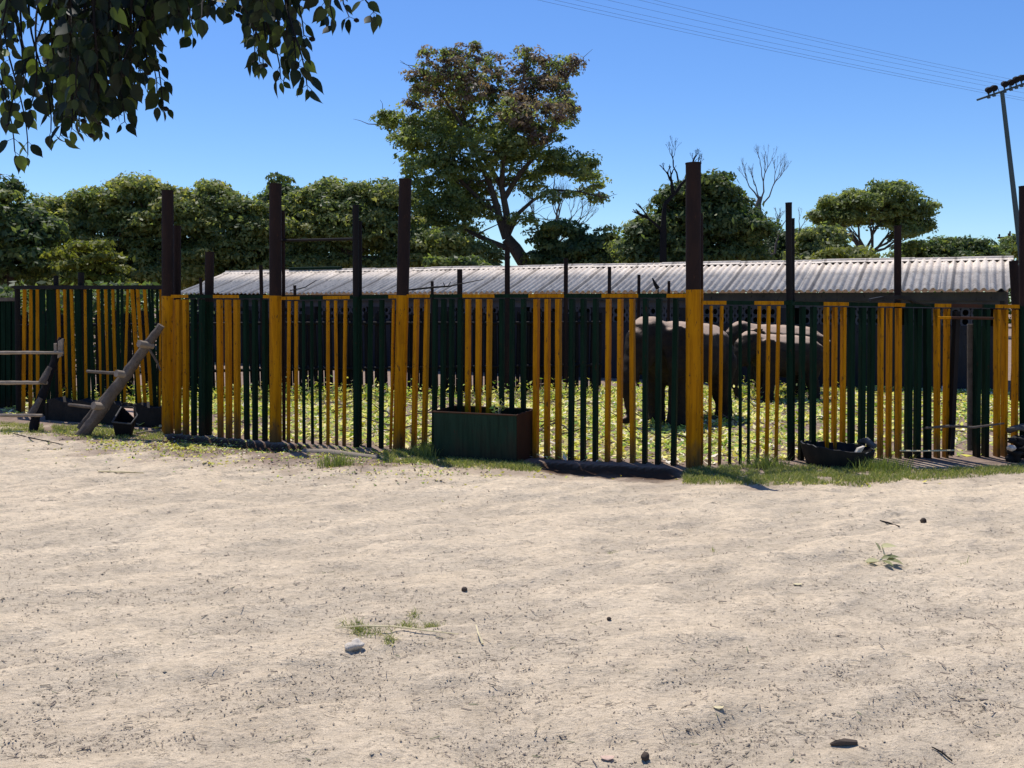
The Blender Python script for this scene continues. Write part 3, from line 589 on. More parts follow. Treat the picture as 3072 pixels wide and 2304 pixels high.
# ------------------------------------------------------------------ tilted square tub and leaning logs on the left
bn = thing('bin', 'dark square metal bin with a pale rim, tilted towards us beside the leaning log', 'bin', G(370, 1315))
d = G(372, 1312).y
rim = [U(337, 1266, d), U(393, 1272, d), U(410, 1248, d + .12), U(402, 1216, d + .30), U(366, 1220, d + .32), U(362, 1222, d + .30)]
rim = [U(337, 1266, d), U(393, 1272, d), U(412, 1246, d + .2), U(400, 1222, d + .34), U(364, 1221, d + .34)]
bot = [U(346, 1308, d + .06), U(392, 1310, d + .06), U(398, 1302, d + .2), U(392, 1290, d + .32), U(360, 1290, d + .32)]
mb = MB(); n = 5; inner = [r.lerp(sum(rim, Vector()) / 5, .08) for r in rim]; ib = [r.lerp(sum(bot, Vector()) / 5, .1) + Vector((0, 0, .02)) for r in bot]
mb.add(bot + rim + inner + ib, [(i, (i + 1) % 5, 5 + (i + 1) % 5, 5 + i) for i in range(5)] + [(5 + i, 5 + (i + 1) % 5, 10 + (i + 1) % 5, 10 + i) for i in range(5)] + [(10 + i, 10 + (i + 1) % 5, 15 + (i + 1) % 5, 15 + i) for i in range(5)] + [(15, 16, 17, 18, 19), (4, 3, 2, 1, 0)])
mb.build('body', M['rustdark'], bn)
mb = MB(); mb.tube(rim + [rim[0]], .011, 8); mb.build('rim', M['rubberpale'], bn, smooth=True)
mb = MB(); mb.tube([U(366, 1216, d + .3), U(372, 1210, d + .3), U(396, 1212, d + .3), U(404, 1222, d + .28), U(408, 1246, d + .2)], .012, 8); mb.build('handle', M['rustdark'], bn, smooth=True)
mb = MB(); q = [U(372, 1224, d + .315), U(400, 1226, d + .315), U(401, 1252, d + .17)]; mb.add(q + [p + Vector((0, .02, -.02)) for p in q], [(0, 1, 2), (3, 5, 4), (0, 3, 4, 1), (1, 4, 5, 2), (2, 5, 3, 0)]); mb.build('pinkish_tan', M['tan'], bn, label='pale pinkish patch on its inner wall')  # pale pinkish triangle laid over the bin's inner wall
def logobj(name, pts, rad, parent, mat='log', seg=10, sub=6):
    P = [Vector(p) for p in pts]; out = []; rr = []
    if not hasattr(rad, '__len__'): rad = [rad] * len(P)
    for i in range(len(P) - 1):
        for k in range(sub):
            f = k / sub; out.append(P[i].lerp(P[i + 1], f) + Vector((random.uniform(-1, 1), random.uniform(-1, 1), random.uniform(-1, 1))) * rad[i] * .08); rr.append((rad[i] * (1 - f) + rad[i + 1] * f) * random.uniform(.94, 1.06))
    out.append(P[-1]); rr.append(rad[-1]); mb = MB(); mb.tube(out, rr, seg, wob=.06); return mb.build(name, M[mat], parent, smooth=True)
# leaning pole ladder
ld = thing('pole_ladder', 'ladder of doubled grey logs leaning steeply right against the first tall post', 'ladder', G(250, 1312))
d0 = G(250, 1312).y; d1 = P1.y - .25
def LD(px, py, off=0): f = (px - 245) / (483 - 245); return U(px, py, d0 + (d1 - d0) * f + off)
logobj('stile', [LD(243, 1312), LD(300, 1235), LD(360, 1150), LD(420, 1065), LD(484, 976)], [.075, .078, .072, .062, .048], ld)
logobj('stile', [LD(238, 1285, .16), LD(285, 1225, .16), LD(340, 1160, .16), LD(370, 1115, .16)], [.035, .038, .036, .026], ld)
for (x0, y0, x1, y1, r) in ((208, 1214, 300, 1224, .022), (262, 1114, 385, 1122, .020)):
    logobj('rung', [LD(x0, y0, .25) if 0 else U(x0, y0, d0 + .3), LD(x1, y1, -.05)], [r, r * 1.1], ld)
for (x, y, r) in ((288, 1218, .052), (356, 1122, .046), (424, 1033, .046)):
    p = LD(x, y, -.10); mb = MB(); mb.tube([p + Vector((.09, .14, -.03)), p + Vector((-.02, -.03, .01))], [r * .9, r], 12, wob=.08); mb.build('rung', [M['logend']], ld, smooth=True)
logobj('brace', [LD(446, 1045, -.02), LD(470, 1085, .0), U(482, 1112, d1 - .02)], [.016, .013, .010], ld)
# left ladder, its far stile outside the frame
l2 = thing('pole_ladder', 'ladder of rough logs with three level rungs cut off by the left edge', 'ladder', G(100, 1290))
dd = G(110, 1296).y
logobj('stile', [U(98, 1300, dd), U(112, 1232, dd + .1), U(140, 1150, dd + .25), U(168, 1065, dd + .4), U(186, 1015, dd + .5)], [.06, .062, .058, .052, .045], l2, 'rustdark')
for (x0, y0, x1, y1) in ((60, 1262 - 18, 122, 1194), (126, 1150, 150, 1102)):
    logobj('splint', [U(x0 + 32 if y0 > 1200 else x0, y0, dd + .0), U(x1, y1, dd + .1)], [.052, .034], l2, 'log')
logobj('stile', [U(-140, 1300, dd), U(-60, 1020, dd + .5)], [.06, .045], l2)
for (y, x0, x1, r, o_) in ((1058, -100, 190, .022, .38), (1148, -120, 142, .024, .2), (1246, -140, 128, .022, -.02)):
    logobj('rung', [U(x0, y + 2, dd + o_ - .05), U(20, y, dd + o_ - .06), U(x1, y, dd + o_ - .06)], [r, r * 1.1, r * .9], l2, 'logend')
mb = MB(); e = U(182, 1045, dd + .36); mb.box(e, (.035, 0, .02), (0, .02, 0), (.01, 0, .12)); mb.box(e + Vector((-.07, 0, .0)), (.02, 0, .0), (0, .015, 0), (.0, 0, .07)); mb.build('peg', M['logend'], l2, bevel=.006)
# plank/log lying before the fence, and small sticks
def stick(name, label, cat, pts, rad, mat, seg=8, sub=4):
    o = logobj(name, pts, rad, None, mat, seg, sub); return meta(o, label, cat)
a = GH(912, 1356); b = GH(1135, 1374)
mb = MB(); a.z = -.02; b.z = -.01; mb.tube([a, a.lerp(b, .33) + Vector((0, .01, .01)), a.lerp(b, .66), b], [.045, .055, .052, .04], 12, wob=.05)
o = mb.build('log', M['logend'], smooth=True); meta(o, 'pale smooth log lying on the sand in front of the slim bars', 'log')
stick('stick', 'thin pale stick lying on the soil left of the first tall post', 'stick', [GH(410, 1304) + Vector((0, 0, .015)), GH(440, 1300) + Vector((0, 0, .025)), GH(476, 1297) + Vector((0, 0, .02))], [.014, .012, .008], 'logend')
stick('stick', 'long straw coloured stalk lying on the sand at left below the fallen leaves', 'stick', [GH(295, 1417) + Vector((0, 0, .012)), GH(360, 1420) + Vector((0, 0, .014)), GH(432, 1422) + Vector((0, 0, .012))], [.007, .009, .006], 'straw')
stick('stick', 'dark curved twig lying near the left edge in front of the ladder', 'stick', [GH(40, 1305) + Vector((0, 0, .02)), GH(90, 1322) + Vector((0, 0, .02)), GH(190, 1338) + Vector((0, 0, .015))], [.006, .008, .004], 'rustdark')
stick('stick', 'thin dark stick lying on open sand at right above the leafy sprig', 'stick', [GH(2640, 1566) + Vector((0, 0, .012)), GH(2665, 1574) + Vector((0, 0, .014)), GH(2698, 1583) + Vector((0, 0, .010))], [.005, .008, .005], 'rustdark')
stick('stick', 'long straw stalk lying across the small grass tuft in the foreground', 'stick', [GH(1005, 1895) + Vector((0, 0, .02)), GH(1090, 1896) + Vector((0, 0, .035)), GH(1180, 1896) + Vector((0, 0, .03)), GH(1285, 1903) + Vector((0, 0, .02)), GH(1375, 1910) + Vector((0, 0, .012))], [.003, .005, .005, .004, .003], 'straw', 6)
stick('stick', 'short straw standing bent in the sand right of the small grass tuft', 'stick', [GH(1428, 1902) + Vector((0, 0, .05)), GH(1436, 1920) + Vector((0, 0, .03)), GH(1448, 1936) + Vector((0, 0, .008))], [.003, .004, .006], 'straw', 6)
stick('stick', 'dark slender twig in the lower right corner of the sand', 'stick', [GH(2795, 2248) + Vector((0, 0, .01)), GH(2825, 2265) + Vector((0, 0, .012)), GH(2856, 2290) + Vector((0, 0, .01))], [.0025, .004, .003], 'rustdark', 6)
mb = MB(); p = GH(2537, 2237) + Vector((0, 0, .012)); mb.tube([p + Vector((-.062, -.004, -.004)), p + Vector((-.04, 0, 0)), p + Vector((0, .003, .002)), p + Vector((.046, .004, 0))], [.004, .010, .013, .011], 7, wob=.3)
o = mb.build('bark_chip', M['bark']); meta(o, 'dark flat chip of bark on the sand near the bottom right', 'bark')
for (px, py, r, lab) in ((1393, 1773, .018, 'round dark seed pod lying alone in the middle of the sand'), (2770, 1568, .024, 'small dark crumpled pod right of the thin stick on the sand'), (1935, 2277, .017, 'dark pebble at the bottom edge near the orange leaf'), (1827, 1860, .012, 'tiny dark pebble right of centre, between round pod and bark chip')):
    o = rock('pod', GH(px, py) + Vector((0, 0, r * .6)), r, 'bark', None, px, 2, .9); meta(o, lab, 'pod')
o = rock('stone', GH(1062, 1940) + Vector((0, 0, .004)), .045, 'stone', None, 9, 3, .55, .3); meta(o, 'pale rough stone half sunk in the sand beside the small grass tuft', 'stone')
for (px, py, s_, lab, mt) in ((2392, 1755, .022, 'single yellow leaf lying on the sand right of centre', 'yleaf'), (2155, 2126, .018, 'single pale yellow leaf in the lower right sand', 'yleaf'), (1822, 2277, .022, 'single orange leaf at the bottom edge of the sand', 'tan')):
    p = GH(px, py) + Vector((0, 0, .006)); mb = MB(); V = [p + Vector((s_ * 1.3 * math.cos(a), s_ * .75 * math.sin(a), .004 * math.cos(2 * a))) for a in np.linspace(0, 2 * math.pi, 9)[:-1]]
    mb.add([v + Vector((0, 0, .002)) for v in V] + V, [tuple(range(8)), tuple(reversed(range(8, 16)))] + [(i, i + 8, (i + 1) % 8 + 8, (i + 1) % 8) for i in range(8)])
    o = mb.build('fallen_leaf', M['straw'] if mt == 'yleaf' else M[mt]); meta(o, lab, 'leaf')
# leafy sprig lying on the sand
p = GH(2645, 1695); root = thing('leaf_sprig', 'wilted green and yellow leafy sprig lying on the sand at right', 'sprig', p)
mb = MB(); mb.tube([p + Vector((-.10, -.01, .015)), p + Vector((-.02, 0, .03)), p + Vector((.03, .02, .05)), p + Vector((.02, .06, .12))], [.004, .006, .006, .004], 6); mb.build('stem', M['straw'], root)
def bigleaf(mb, base, dirv, L_, W_, n_, mi=0):
    curl = random.uniform(-.05, .38); sway = random.uniform(-.22, .22)
    d_ = Vector(dirv).normalized(); side = d_.cross(Vector(n_)).normalized(); nn = side.cross(d_)
    prof = [(0, .0), (.08, .55), (.25, .95), (.45, 1.0), (.65, .72), (.8, .36), (.9, .13), (1.0, .02)]
    V = []
    for t, w in prof:
        c = Vector(base) + d_ * L_ * t - nn * L_ * curl * t * t + side * L_ * sway * t * (1 - t); V += [c - side * W_ / 2 * w + nn * W_ * .12 * w, c, c + side * W_ / 2 * w + nn * W_ * .12 * w]
    Fc = []
    for i in range(len(prof) - 1):
        k = i * 3; Fc += [(k, k + 3, k + 4, k + 1), (k + 1, k + 4, k + 5, k + 2)]
    mb.add(V, Fc, mi)
def leaf_build(mb, name, mat, parent, tfun):
    o = mb.build(name, mat, parent, smooth=True); nF = len(mb.f); a = o.data.attributes.new('tint', 'FLOAT', 'FACE')
    a.data.foreach_set('value', [tfun(i) for i in range(nF)]); return o
mb = MB()
for (ox, oy, oz, dx, dy_, dz, L_) in ((.01, .05, .11, .9, .1, .25, .12), (.0, .03, .09, -.4, .1, .8, .07), (.02, .01, .05, .9, -.2, .15, .10), (.03, 0, .04, .7, -.6, 0, .11), (0, 0, .03, .3, -.8, .1, .10), (-.02, 0, .03, -.9, -.3, .1, .11), (0, 0, .04, .8, .2, .5, .08), (-.03, 0, .02, -.8, .4, .0, .08)):
    bigleaf(mb, p + Vector((ox, oy, oz)), (dx, dy_, dz), L_ * 1.05, L_ * .40, (0, -.4, 1))
tv = [random.choice([.05, .3, .9]) for _ in range(8)]; leaf_build(mb, 'leaves', leafmat('wilted leaves', [(0, (.14, .16, .07)), (.5, (.34, .33, .15)), (1, (.62, .58, .34))]), root, lambda i: tv[i // 14 % 8])
# ------------------------------------------------------------------ elephants
def blob(bm_v, bm_f, c, r, sx=1, sy=1, sz=1, rot=None, n=10):
    V = []; k0 = len(bm_v)
    for i in range(n + 1):
        th = math.pi * i / n
        for j in range(n * 2):
            ph = math.pi * j / n; q = Vector((math.sin(th) * math.cos(ph) * r * sx, math.sin(th) * math.sin(ph) * r * sy, math.cos(th) * r * sz))
            if rot: q = rot @ q
            bm_v.append(Vector(c) + q)
    for i in range(n):
        for j in range(n * 2):
            a = k0 + i * 2 * n + j; b = k0 + i * 2 * n + (j + 1) % (2 * n); bm_f.append((a, b, b + 2 * n, a + 2 * n))
def chain(v, f, pts, sub=5):
    for i in range(len(pts) - 1):
        (p, r), (q, s) = pts[i], pts[i + 1]; p = Vector(p); q = Vector(q); n = max(2, int((q - p).length / (min(r, s) * .35)))
        for k in range(n + 1):
            t = k / n; blob(v, f, p.lerp(q, t), r + (s - r) * t, n=7)
def elephant(label, loc, head_dir, H, trunk, head_yaw=0, ear=1.0, stride=0.0):
    v, f = [], []
    chain(v, f, [((-.50, 0, .64), .22), ((-.34, 0, .67), .29), ((-.05, 0, .655), .325), ((.18, 0, .69), .30), ((.32, 0, .74), .24)])
    Hm = Matrix.Translation(Vector((.36, 0, .78))) @ Matrix.Rotation(head_yaw, 4, 'Z') @ Matrix.Translation(Vector((-.36, 0, -.78)))
    def hp(x, y, z): return Hm @ Vector((x, y, z))
    chain(v, f, [((.30, 0, .76), .22), (hp(.44, 0, .82), .185), (hp(.56, 0, .86), .175), (hp(.64, 0, .80), .155), (hp(.69, 0, .70), .125)])
    for sgn in (-1, 1):
        blob(v, f, hp(.55, .05 * sgn, .93), .105)
        chain(v, f, [(hp(.60, .06 * sgn, .70), .095), (hp(.64, .05 * sgn, .60), .06)])          # cheeks
        rot = (Matrix.Rotation(head_yaw, 3, 'Z') @ Matrix.Rotation(R(-28 * sgn), 3, 'Z') @ Matrix.Rotation(R(9 * sgn), 3, 'X'))
        blob(v, f, hp(.38, .245 * sgn, .74), .20 * ear, .85, .13, 1.08, rot, 12)
        blob(v, f, hp(.40, .225 * sgn, .60), .13 * ear, .8, .15, 1.2, rot, 10)
        chain(v, f, [((.24, .15 * sgn, .56), .145), ((.27 + stride * sgn * .5, .155 * sgn, .34), .10), ((.27 + stride * sgn, .155 * sgn, .12), .088), ((.275 + stride * sgn, .155 * sgn, .04), .098)])
        chain(v, f, [((-.40, .15 * sgn, .56), .17), ((-.36 - stride * sgn * .5, .16 * sgn, .34), .108), ((-.42 - stride * sgn, .16 * sgn, .14), .085), ((-.41 - stride * sgn, .16 * sgn, .04), .094)])
    chain(v, f, [(hp(*p), r) for p, r in [((.68, 0, .70), .125)] + trunk])
    chain(v, f, [(hp(.64, 0, .58), .07), (hp(.70, 0, .545), .03)])                               # lower lip
    chain(v, f, [((-.70, 0, .74), .03), ((-.76, 0, .55), .018), ((-.755, 0, .36), .016), ((-.75, 0, .30), .026)])
    me = bpy.data.meshes.new('tmp'); me.from_pydata([tuple(p * H) for p in v], [], f); me.update()
    tmp = bpy.data.objects.new('tmp', me); COL.objects.link(tmp)
    rm = tmp.modifiers.new('r', 'REMESH'); rm.mode = 'VOXEL'; rm.voxel_size = .019 * H; rm.use_smooth_shade = True
    sm = tmp.modifiers.new('s', 'SMOOTH'); sm.factor = .6; sm.iterations = 5
    dg = bpy.context.evaluated_depsgraph_get(); me2 = bpy.data.meshes.new_from_object(tmp.evaluated_get(dg)); bpy.data.objects.remove(tmp)
    # clip flat soles, add wrinkles
    n_ = len(me2.vertices); cc = np.empty(n_ * 3, np.float32); me2.vertices.foreach_get('co', cc); cc = cc.reshape(-1, 3); cc[:, 2] = np.maximum(cc[:, 2], 0)
    cc[:, 0] += .004 * H * np.sin(cc[:, 2] * 60 / H + 4 * vnoise(cc[:, 0] * 9, cc[:, 1] * 9)); me2.vertices.foreach_set('co', cc.ravel()); me2.update()
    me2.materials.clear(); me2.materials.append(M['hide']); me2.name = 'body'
    root = thing('elephant', label, 'elephant', loc, 'young elephants in the paddock'); root.rotation_euler = (0, 0, math.atan2(head_dir[1], head_dir[0]))
    o = bpy.data.objects.new('body', me2); COL.objects.link(o); o.parent = root
    for sgn in (-1, 1):
        mb = MB(); vv, ff = [], []; blob(vv, ff, Vector((0, 0, 0)), .016 * H, n=6); e = bpy.data.meshes.new('eye'); e.from_pydata([tuple(q) for q in vv], [], ff); e.materials.append(M['eye'])
        eo = bpy.data.objects.new('eye', e); COL.objects.link(eo); eo.parent = root; eo.location = hp(.665, .125 * sgn, .79) * H
    return root
tA = [((.77, 0, .56), .085), ((.81, 0, .42), .068), ((.80, 0, .29), .055), ((.77, 0, .17), .045), ((.80, 0, .09), .040), ((.85, 0, .08), .036)]
tB = [((.78, 0, .58), .085), ((.86, 0, .46), .066), ((.92, 0, .36), .052), ((.99, 0, .33), .042), ((1.03, 0, .40), .036)]
tC = [((.77, 0, .55), .085), ((.80, 0, .38), .065), ((.79, 0, .22), .05), ((.74, 0, .10), .042), ((.76, 0, .045), .038)]
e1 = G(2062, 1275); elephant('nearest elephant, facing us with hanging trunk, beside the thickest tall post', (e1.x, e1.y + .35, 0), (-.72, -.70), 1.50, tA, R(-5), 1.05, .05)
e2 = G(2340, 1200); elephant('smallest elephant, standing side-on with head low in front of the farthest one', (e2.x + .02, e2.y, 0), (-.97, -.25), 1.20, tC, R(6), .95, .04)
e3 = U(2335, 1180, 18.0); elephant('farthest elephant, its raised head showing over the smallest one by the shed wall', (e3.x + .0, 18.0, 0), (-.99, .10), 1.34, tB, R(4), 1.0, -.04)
# ------------------------------------------------------------------ vegetation helpers
def crown(parent, blobs, d, mat, n, leaf=.12, clump=.42, name='crown', seed=0, flat=.6, tbias=0.0, asp=.5, per=80):
    """leaves sit on many small dome-shaped clumps spread through and over each blob of the crown"""
    rs = np.random.default_rng(seed + 100); nb = []
    for b in blobs:
        b = tuple(b) + ((0,) if len(b) < 5 else ()); nb.append(b)
        for _ in range(4):
            a_ = rs.uniform(0, 2 * np.pi); k_ = rs.uniform(.25, .45); nb.append((b[0] + b[2] * .8 * np.cos(a_), b[1] - b[3] * .75 * np.sin(a_), b[2] * k_, max(b[3] * k_, 9), b[4] + rs.uniform(-1, 1)))
    P = []; T = []; N_ = []; areas = np.array([b[2] * b[3] for b in nb], float); areas /= areas.sum()
    for (b, a) in zip(nb, areas):
        px, py, rx, ry, dz = b; dd = d + dz; c = np.array(U(px, py, dd)); sx = rx * dd / F; sz = ry * dd / F; sy = min(sx, max(sz, sx * .8))
        m = max(per, int(n * a)); nc = max(2, int(m / per)); dirs = rs.normal(size=(nc, 3)); dirs /= np.linalg.norm(dirs, axis=1)[:, None]
        rad = rs.uniform(.1, 1.0, nc) ** .42; C = c + dirs * rad[:, None] * np.array([sx, sy, sz]) * .92; ct = rs.uniform(0, 1, nc); cs = clump * rs.uniform(.45, 1.5, nc)
        k = rs.integers(0, nc, m); u = rs.normal(size=(m, 3)); u[:, 2] = np.where(u[:, 2] < -.25, -u[:, 2], u[:, 2]); u /= np.linalg.norm(u, axis=1)[:, None]
        q = u * np.array([1, 1, flat]) * (cs[k] * rs.normal(1, .16, m))[:, None]; P.append(C[k] + q); N_.append(u); T.append(np.clip(.62 * ct[k] + .38 * rs.random(m) + tbias, 0, 1))
    P = np.concatenate(P); T = np.concatenate(T); u = np.concatenate(N_); P[:, 2] = np.maximum(P[:, 2], .1)
    n_ = len(P); nrm = rs.normal(size=(n_, 3)) * .45 + u + np.array([0, 0, .25]); nrm /= np.linalg.norm(nrm, axis=1)[:, None]
    a = rs.normal(size=(n_, 3)); a -= nrm * np.sum(a * nrm, 1)[:, None]; a /= np.linalg.norm(a, axis=1)[:, None]; b = np.cross(nrm, a); s_ = (leaf * rs.uniform(.4, 1.3, n_))[:, None]; w_ = s_ * asp
    V = np.stack([P - a * s_, P + b * w_ - nrm * w_ * .25, P + a * s_, P - b * w_ - nrm * w_ * .25], 1).reshape(-1, 3)
    return npmesh(name, V, np.arange(n_ * 4).reshape(-1, 4), M[mat], T, parent)
def limb_pts(p, q, seed, k=5, wig=.08):
    rs = random.Random(seed); L_ = (q - p).length; return [p] + [p.lerp(q, i / k) + Vector((rs.uniform(-1, 1), rs.uniform(-1, 1), rs.uniform(-1, 1))) * L_ * wig * math.sin(math.pi * i / k) for i in range(1, k)] + [q]
def tree(name, label, d, base_px, fork_py, blobs, mat, n, leaf=.12, clump=.42, r0=.25, seed=0, group=None, extra=None, **kw):
    b0 = U(base_px, 905, d); base = Vector((b0.x, d, 0)); root = thing(name, label, 'tree', base, group)
    fork = U(base_px, fork_py, d); mb = MB(); mb.tube(limb_pts(base - Vector((0, 0, .2)), fork, seed, 4, .03), [r0, r0 * .85, r0 * .8, r0 * .72, r0 * .65], 9, wob=.06)
    for i, b in enumerate(blobs):
        c = U(b[0], b[1], d + (b[4] if len(b) > 4 else 0)); pts = limb_pts(fork, c, seed * 9 + i, 5, .07); mb.tube(pts, [r0 * .5, r0 * .42, r0 * .34, r0 * .26, r0 * .18, r0 * .1], 7)
        rs = random.Random(seed + i * 7)
        for k in range(5):
            st = pts[2 + k % 3]; e = c + Vector((rs.uniform(-1, 1) * b[2] * d / F * .85, rs.uniform(-.6, .6) * b[2] * d / F, rs.uniform(-.6, .9) * b[3] * d / F))
            mb.tube(limb_pts(st, e, seed + k + i * 5, 4, .08), [r0 * .2, r0 * .16, r0 * .12, r0 * .08, r0 * .03], 5)
    mb.build('trunk', M['bark'], root, smooth=True)
    crown(root, blobs, d, mat, n, leaf, clump, seed=seed, **kw)
    if extra: 
        for (bl, mt, nn) in extra: crown(root, bl, d, mt, nn, leaf, clump, seed=seed + 50, **kw)
    return root
GR = 'trees beyond the shed'
tree('tree', 'dark round tree at the far left edge below the overhanging branch', 33, 20, 800, [(10, 630, 100, 68), (100, 690, 70, 50), (60, 700, 110, 80), (-60, 700, 120, 90), (20, 800, 130, 70)], 'lf_dark', 26000, .13, .45, .3, 1, GR)
tree('tree', 'broad olive tree at left rising behind the first tall post', 37, 330, 790, [(245, 632, 75, 36), (160, 665, 55, 32), (310, 605, 60, 38), (385, 578, 65, 40), (430, 572, 40, 32), (520, 610, 55, 40), (470, 596, 62, 42), (555, 625, 60, 45), (330, 640, 120, 60), (520, 660, 120, 70), (170, 660, 90, 60), (190, 740, 120, 70), (330, 740, 150, 75), (480, 780, 150, 70), (200, 830, 150, 55), (360, 845, 150, 45), (120, 860, 130, 40), (480, 850, 110, 40), (560, 800, 90, 45)], 'lf_olive', 80000, .105, .42, .35, 2, GR, tbias=.08)
tree('tree', 'olive tree behind the second tall post with a rounded top', 38, 690, 790, [(655, 598, 62, 38), (590, 622, 60, 44), (730, 640, 55, 36), (790, 665, 45, 36), (680, 690, 150, 70), (600, 780, 140, 60), (780, 760, 120, 65), (700, 825, 130, 30), (860, 815, 110, 30)], 'lf_olive', 64000, .105, .42, .33, 3, GR)
tree('tree', 'small dark crown peeping over the top of the second tall post', 44, 838, 800, [(838, 560, 46, 30), (850, 610, 70, 50), (840, 700, 90, 60)], 'lf_dark', 9000, .14, .42, .25, 4, GR)
tree('tree', 'wide domed olive tree behind the third tall post', 39, 1040, 780, [(1010, 590, 95, 38), (920, 622, 66, 44), (870, 650, 40, 36), (1070, 595, 52, 32), (1150, 600, 55, 38), (1110, 615, 80, 42), (1185, 600, 45, 35), (1000, 690, 170, 70), (1150, 700, 130, 60), (940, 775, 140, 50), (1060, 810, 120, 28), (1200, 800, 110, 28), (1290, 760, 150, 60), (1440, 790, 60, 40)], 'lf_olive', 80000, .105, .42, .33, 5, GR)
tree('shrub', 'bright yellow green bush against the left trees, above the distant left fence', 31, 300, 850, [(265, 745, 50, 13), (300, 775, 40, 10), (240, 800, 45, 12), (320, 810, 45, 10), (285, 838, 70, 12), (215, 855, 50, 12), (350, 858, 50, 10), (180, 770, 30, 9)], 'lf_yellow', 6500, .11, .35, .08, 6, GR, flat=.3, per=70)
# low wood far beyond, closing the gaps under the crowns
P = []; 
for xx in np.arange(-40, 44, 1.6):
    hgt = 3.6 + 1.0 * float(vnoise(np.array([xx * .3]), np.array([2.]))[0]); m = 520; q = rng.normal(size=(m, 3)) * np.array([1.1, 1.2, 0]) + np.array([xx, 64, 0]); q[:, 2] = hgt * rng.random(m) ** .7 + .1; P.append(q)
P = np.concatenate(P); V, Fq, T = quads(P, rng.uniform(.10, .26, len(P)), .5, .5, rng.random(len(P)) * .7); o = npmesh('distant_wood', V, Fq, M['lf_dark'], T); meta(o, 'far-off scrub wood closing the view under the tree crowns', 'wood', kind='stuff')
P = []
for xx in np.arange(-19, -8.6, .7):
    m = 700; q = rng.normal(size=(m, 3)) * np.array([.6, .5, 0]) + np.array([xx, 24 + .25 * (xx + 9), 0]); q[:, 2] = (2.1 + .5 * float(vnoise(np.array([xx]), np.array([4.]))[0])) * rng.random(m) ** .7; P.append(q)
P = np.concatenate(P); V, Fq, T = quads(P, rng.uniform(.05, .14, len(P)), .5, .5, rng.random(len(P)) * .8); o = npmesh('undergrowth', V, Fq, M['lf_dark'], T); meta(o, 'dark undergrowth beneath the trees left of the shed', 'undergrowth', kind='stuff')
# dead/bare tree
def bare(name, label, d, base_px, segs, group, r=.1, seed=3, depth=5, mat='barkgrey', fan=.45):
    b0 = U(base_px, 905, d); base = Vector((b0.x, d, 0)); root = thing(name, label, 'tree', base, group); rs = random.Random(seed); mb = MB()
    mb.tube([base, Vector((segs[0][0].x, d, segs[0][0].z))], [r * 1.6, r * 1.2], 8)
    def grow(p, v, L_, rr, k):
        q = p + v * L_; m_ = p.lerp(q, .5) + Vector((rs.uniform(-1, 1), rs.uniform(-1, 1), rs.uniform(-1, 1))) * L_ * .1; mb.tube([p, m_, q], [rr, rr * .82, rr * .62], 6 if k > 2 else 4)
        if k <= 0: return
        for i in range(rs.choice([2, 2, 3])):
            nv = (v + Vector((rs.uniform(-1, 1), rs.uniform(-1, 1), rs.uniform(-.25, .9))) * fan).normalized(); grow(q, nv, L_ * rs.uniform(.56, .76), rr * .60, k - 1)
    for (p, q, rr, k) in segs:
        v = (q - p); grow(p, v.normalized(), v.length, rr, k)
    mb.build('trunk', M[mat], root, smooth=True); return root
# the big tree in the middle
BT = 43
bt = thing('tall_tree', 'tallest tree with leaning trunk and bronze-tinged top, centre of the skyline', 'tree', Vector((U(1650, 905, BT).x, BT, 0)))
mb = MB()
def TPx(*a): return [U(x, y, BT + (o[0] if o else 0)) for (x, y, *o) in a]
mb.tube([Vector((U(1665, 905, BT).x, BT, -.2))] + TPx((1620, 850), (1580, 800), (1545, 745), (1520, 715)), [.42, .36, .33, .30, .27], 12, wob=.04)
for pts, r in ((TPx((1520, 715), (1500, 660), (1485, 600), (1465, 540), (1430, 470, 1), (1400, 380, 1), (1370, 260, 1)), .2), (TPx((1522, 715), (1520, 640), (1505, 560), (1510, 470, -1), (1540, 350, -1), (1570, 240, -1)), .19),
               (TPx((1525, 705), (1555, 640), (1600, 600), (1660, 570), (1740, 575, -1), (1800, 590, -1)), .11), (TPx((1520, 745), (1470, 725), (1430, 705), (1380, 680), (1290, 690, 1), (1220, 700, 1)), .15),
               (TPx((1500, 640), (1450, 610), (1400, 560), (1320, 480, 1), (1230, 400, 1), (1160, 370, 1)), .12), (TPx((1510, 600), (1560, 520), (1620, 450), (1680, 360, 1), (1700, 230, 1)), .14), (TPx((1505, 560), (1450, 470), (1400, 400), (1330, 290), (1290, 220)), .12),
               (TPx((1530, 690), (1560, 660), (1590, 650), (1640, 660)), .05)):
    n_ = len(pts); mb.tube(pts, [r * (1 - .8 * i / (n_ - 1)) for i in range(n_)], 8, wob=.05)
    rs = random.Random(int(r * 1000) + n_)
    for i in range(2, n_):
        for k in range(4):
            e = pts[i] + Vector((rs.uniform(-1.6, 1.6), rs.uniform(-1.4, 1.4), rs.uniform(-.5, 1.5))); mb.tube(limb_pts(pts[i], e, i * 9 + k, 4, .1), [r * .3, r * .22, r * .16, r * .1, r * .05], 5)
mb.build('trunk', M['bark'], bt, smooth=True)
green = [(1440, 370, 150, 80), (1300, 420, 110, 60), (1210, 370, 75, 28), (1165, 352, 32, 18), (1230, 430, 60, 30), (1420, 470, 150, 70), (1290, 520, 90, 60), (1560, 430, 110, 60), (1600, 500, 120, 50), (1700, 500, 90, 42), (1760, 555, 55, 40), (1790, 600, 26, 14), (1290, 610, 90, 70), (1400, 600, 80, 60), (1560, 560, 70, 30), (1300, 700, 100, 60), (1400, 720, 60, 40), (1240, 500, 50, 40), (1570, 665, 40, 18), (1440, 650, 50, 40), (1340, 650, 100, 55), (1420, 560, 90, 50), (1290, 750, 90, 40), (1380, 760, 60, 30), (1660, 590, 60, 14)]
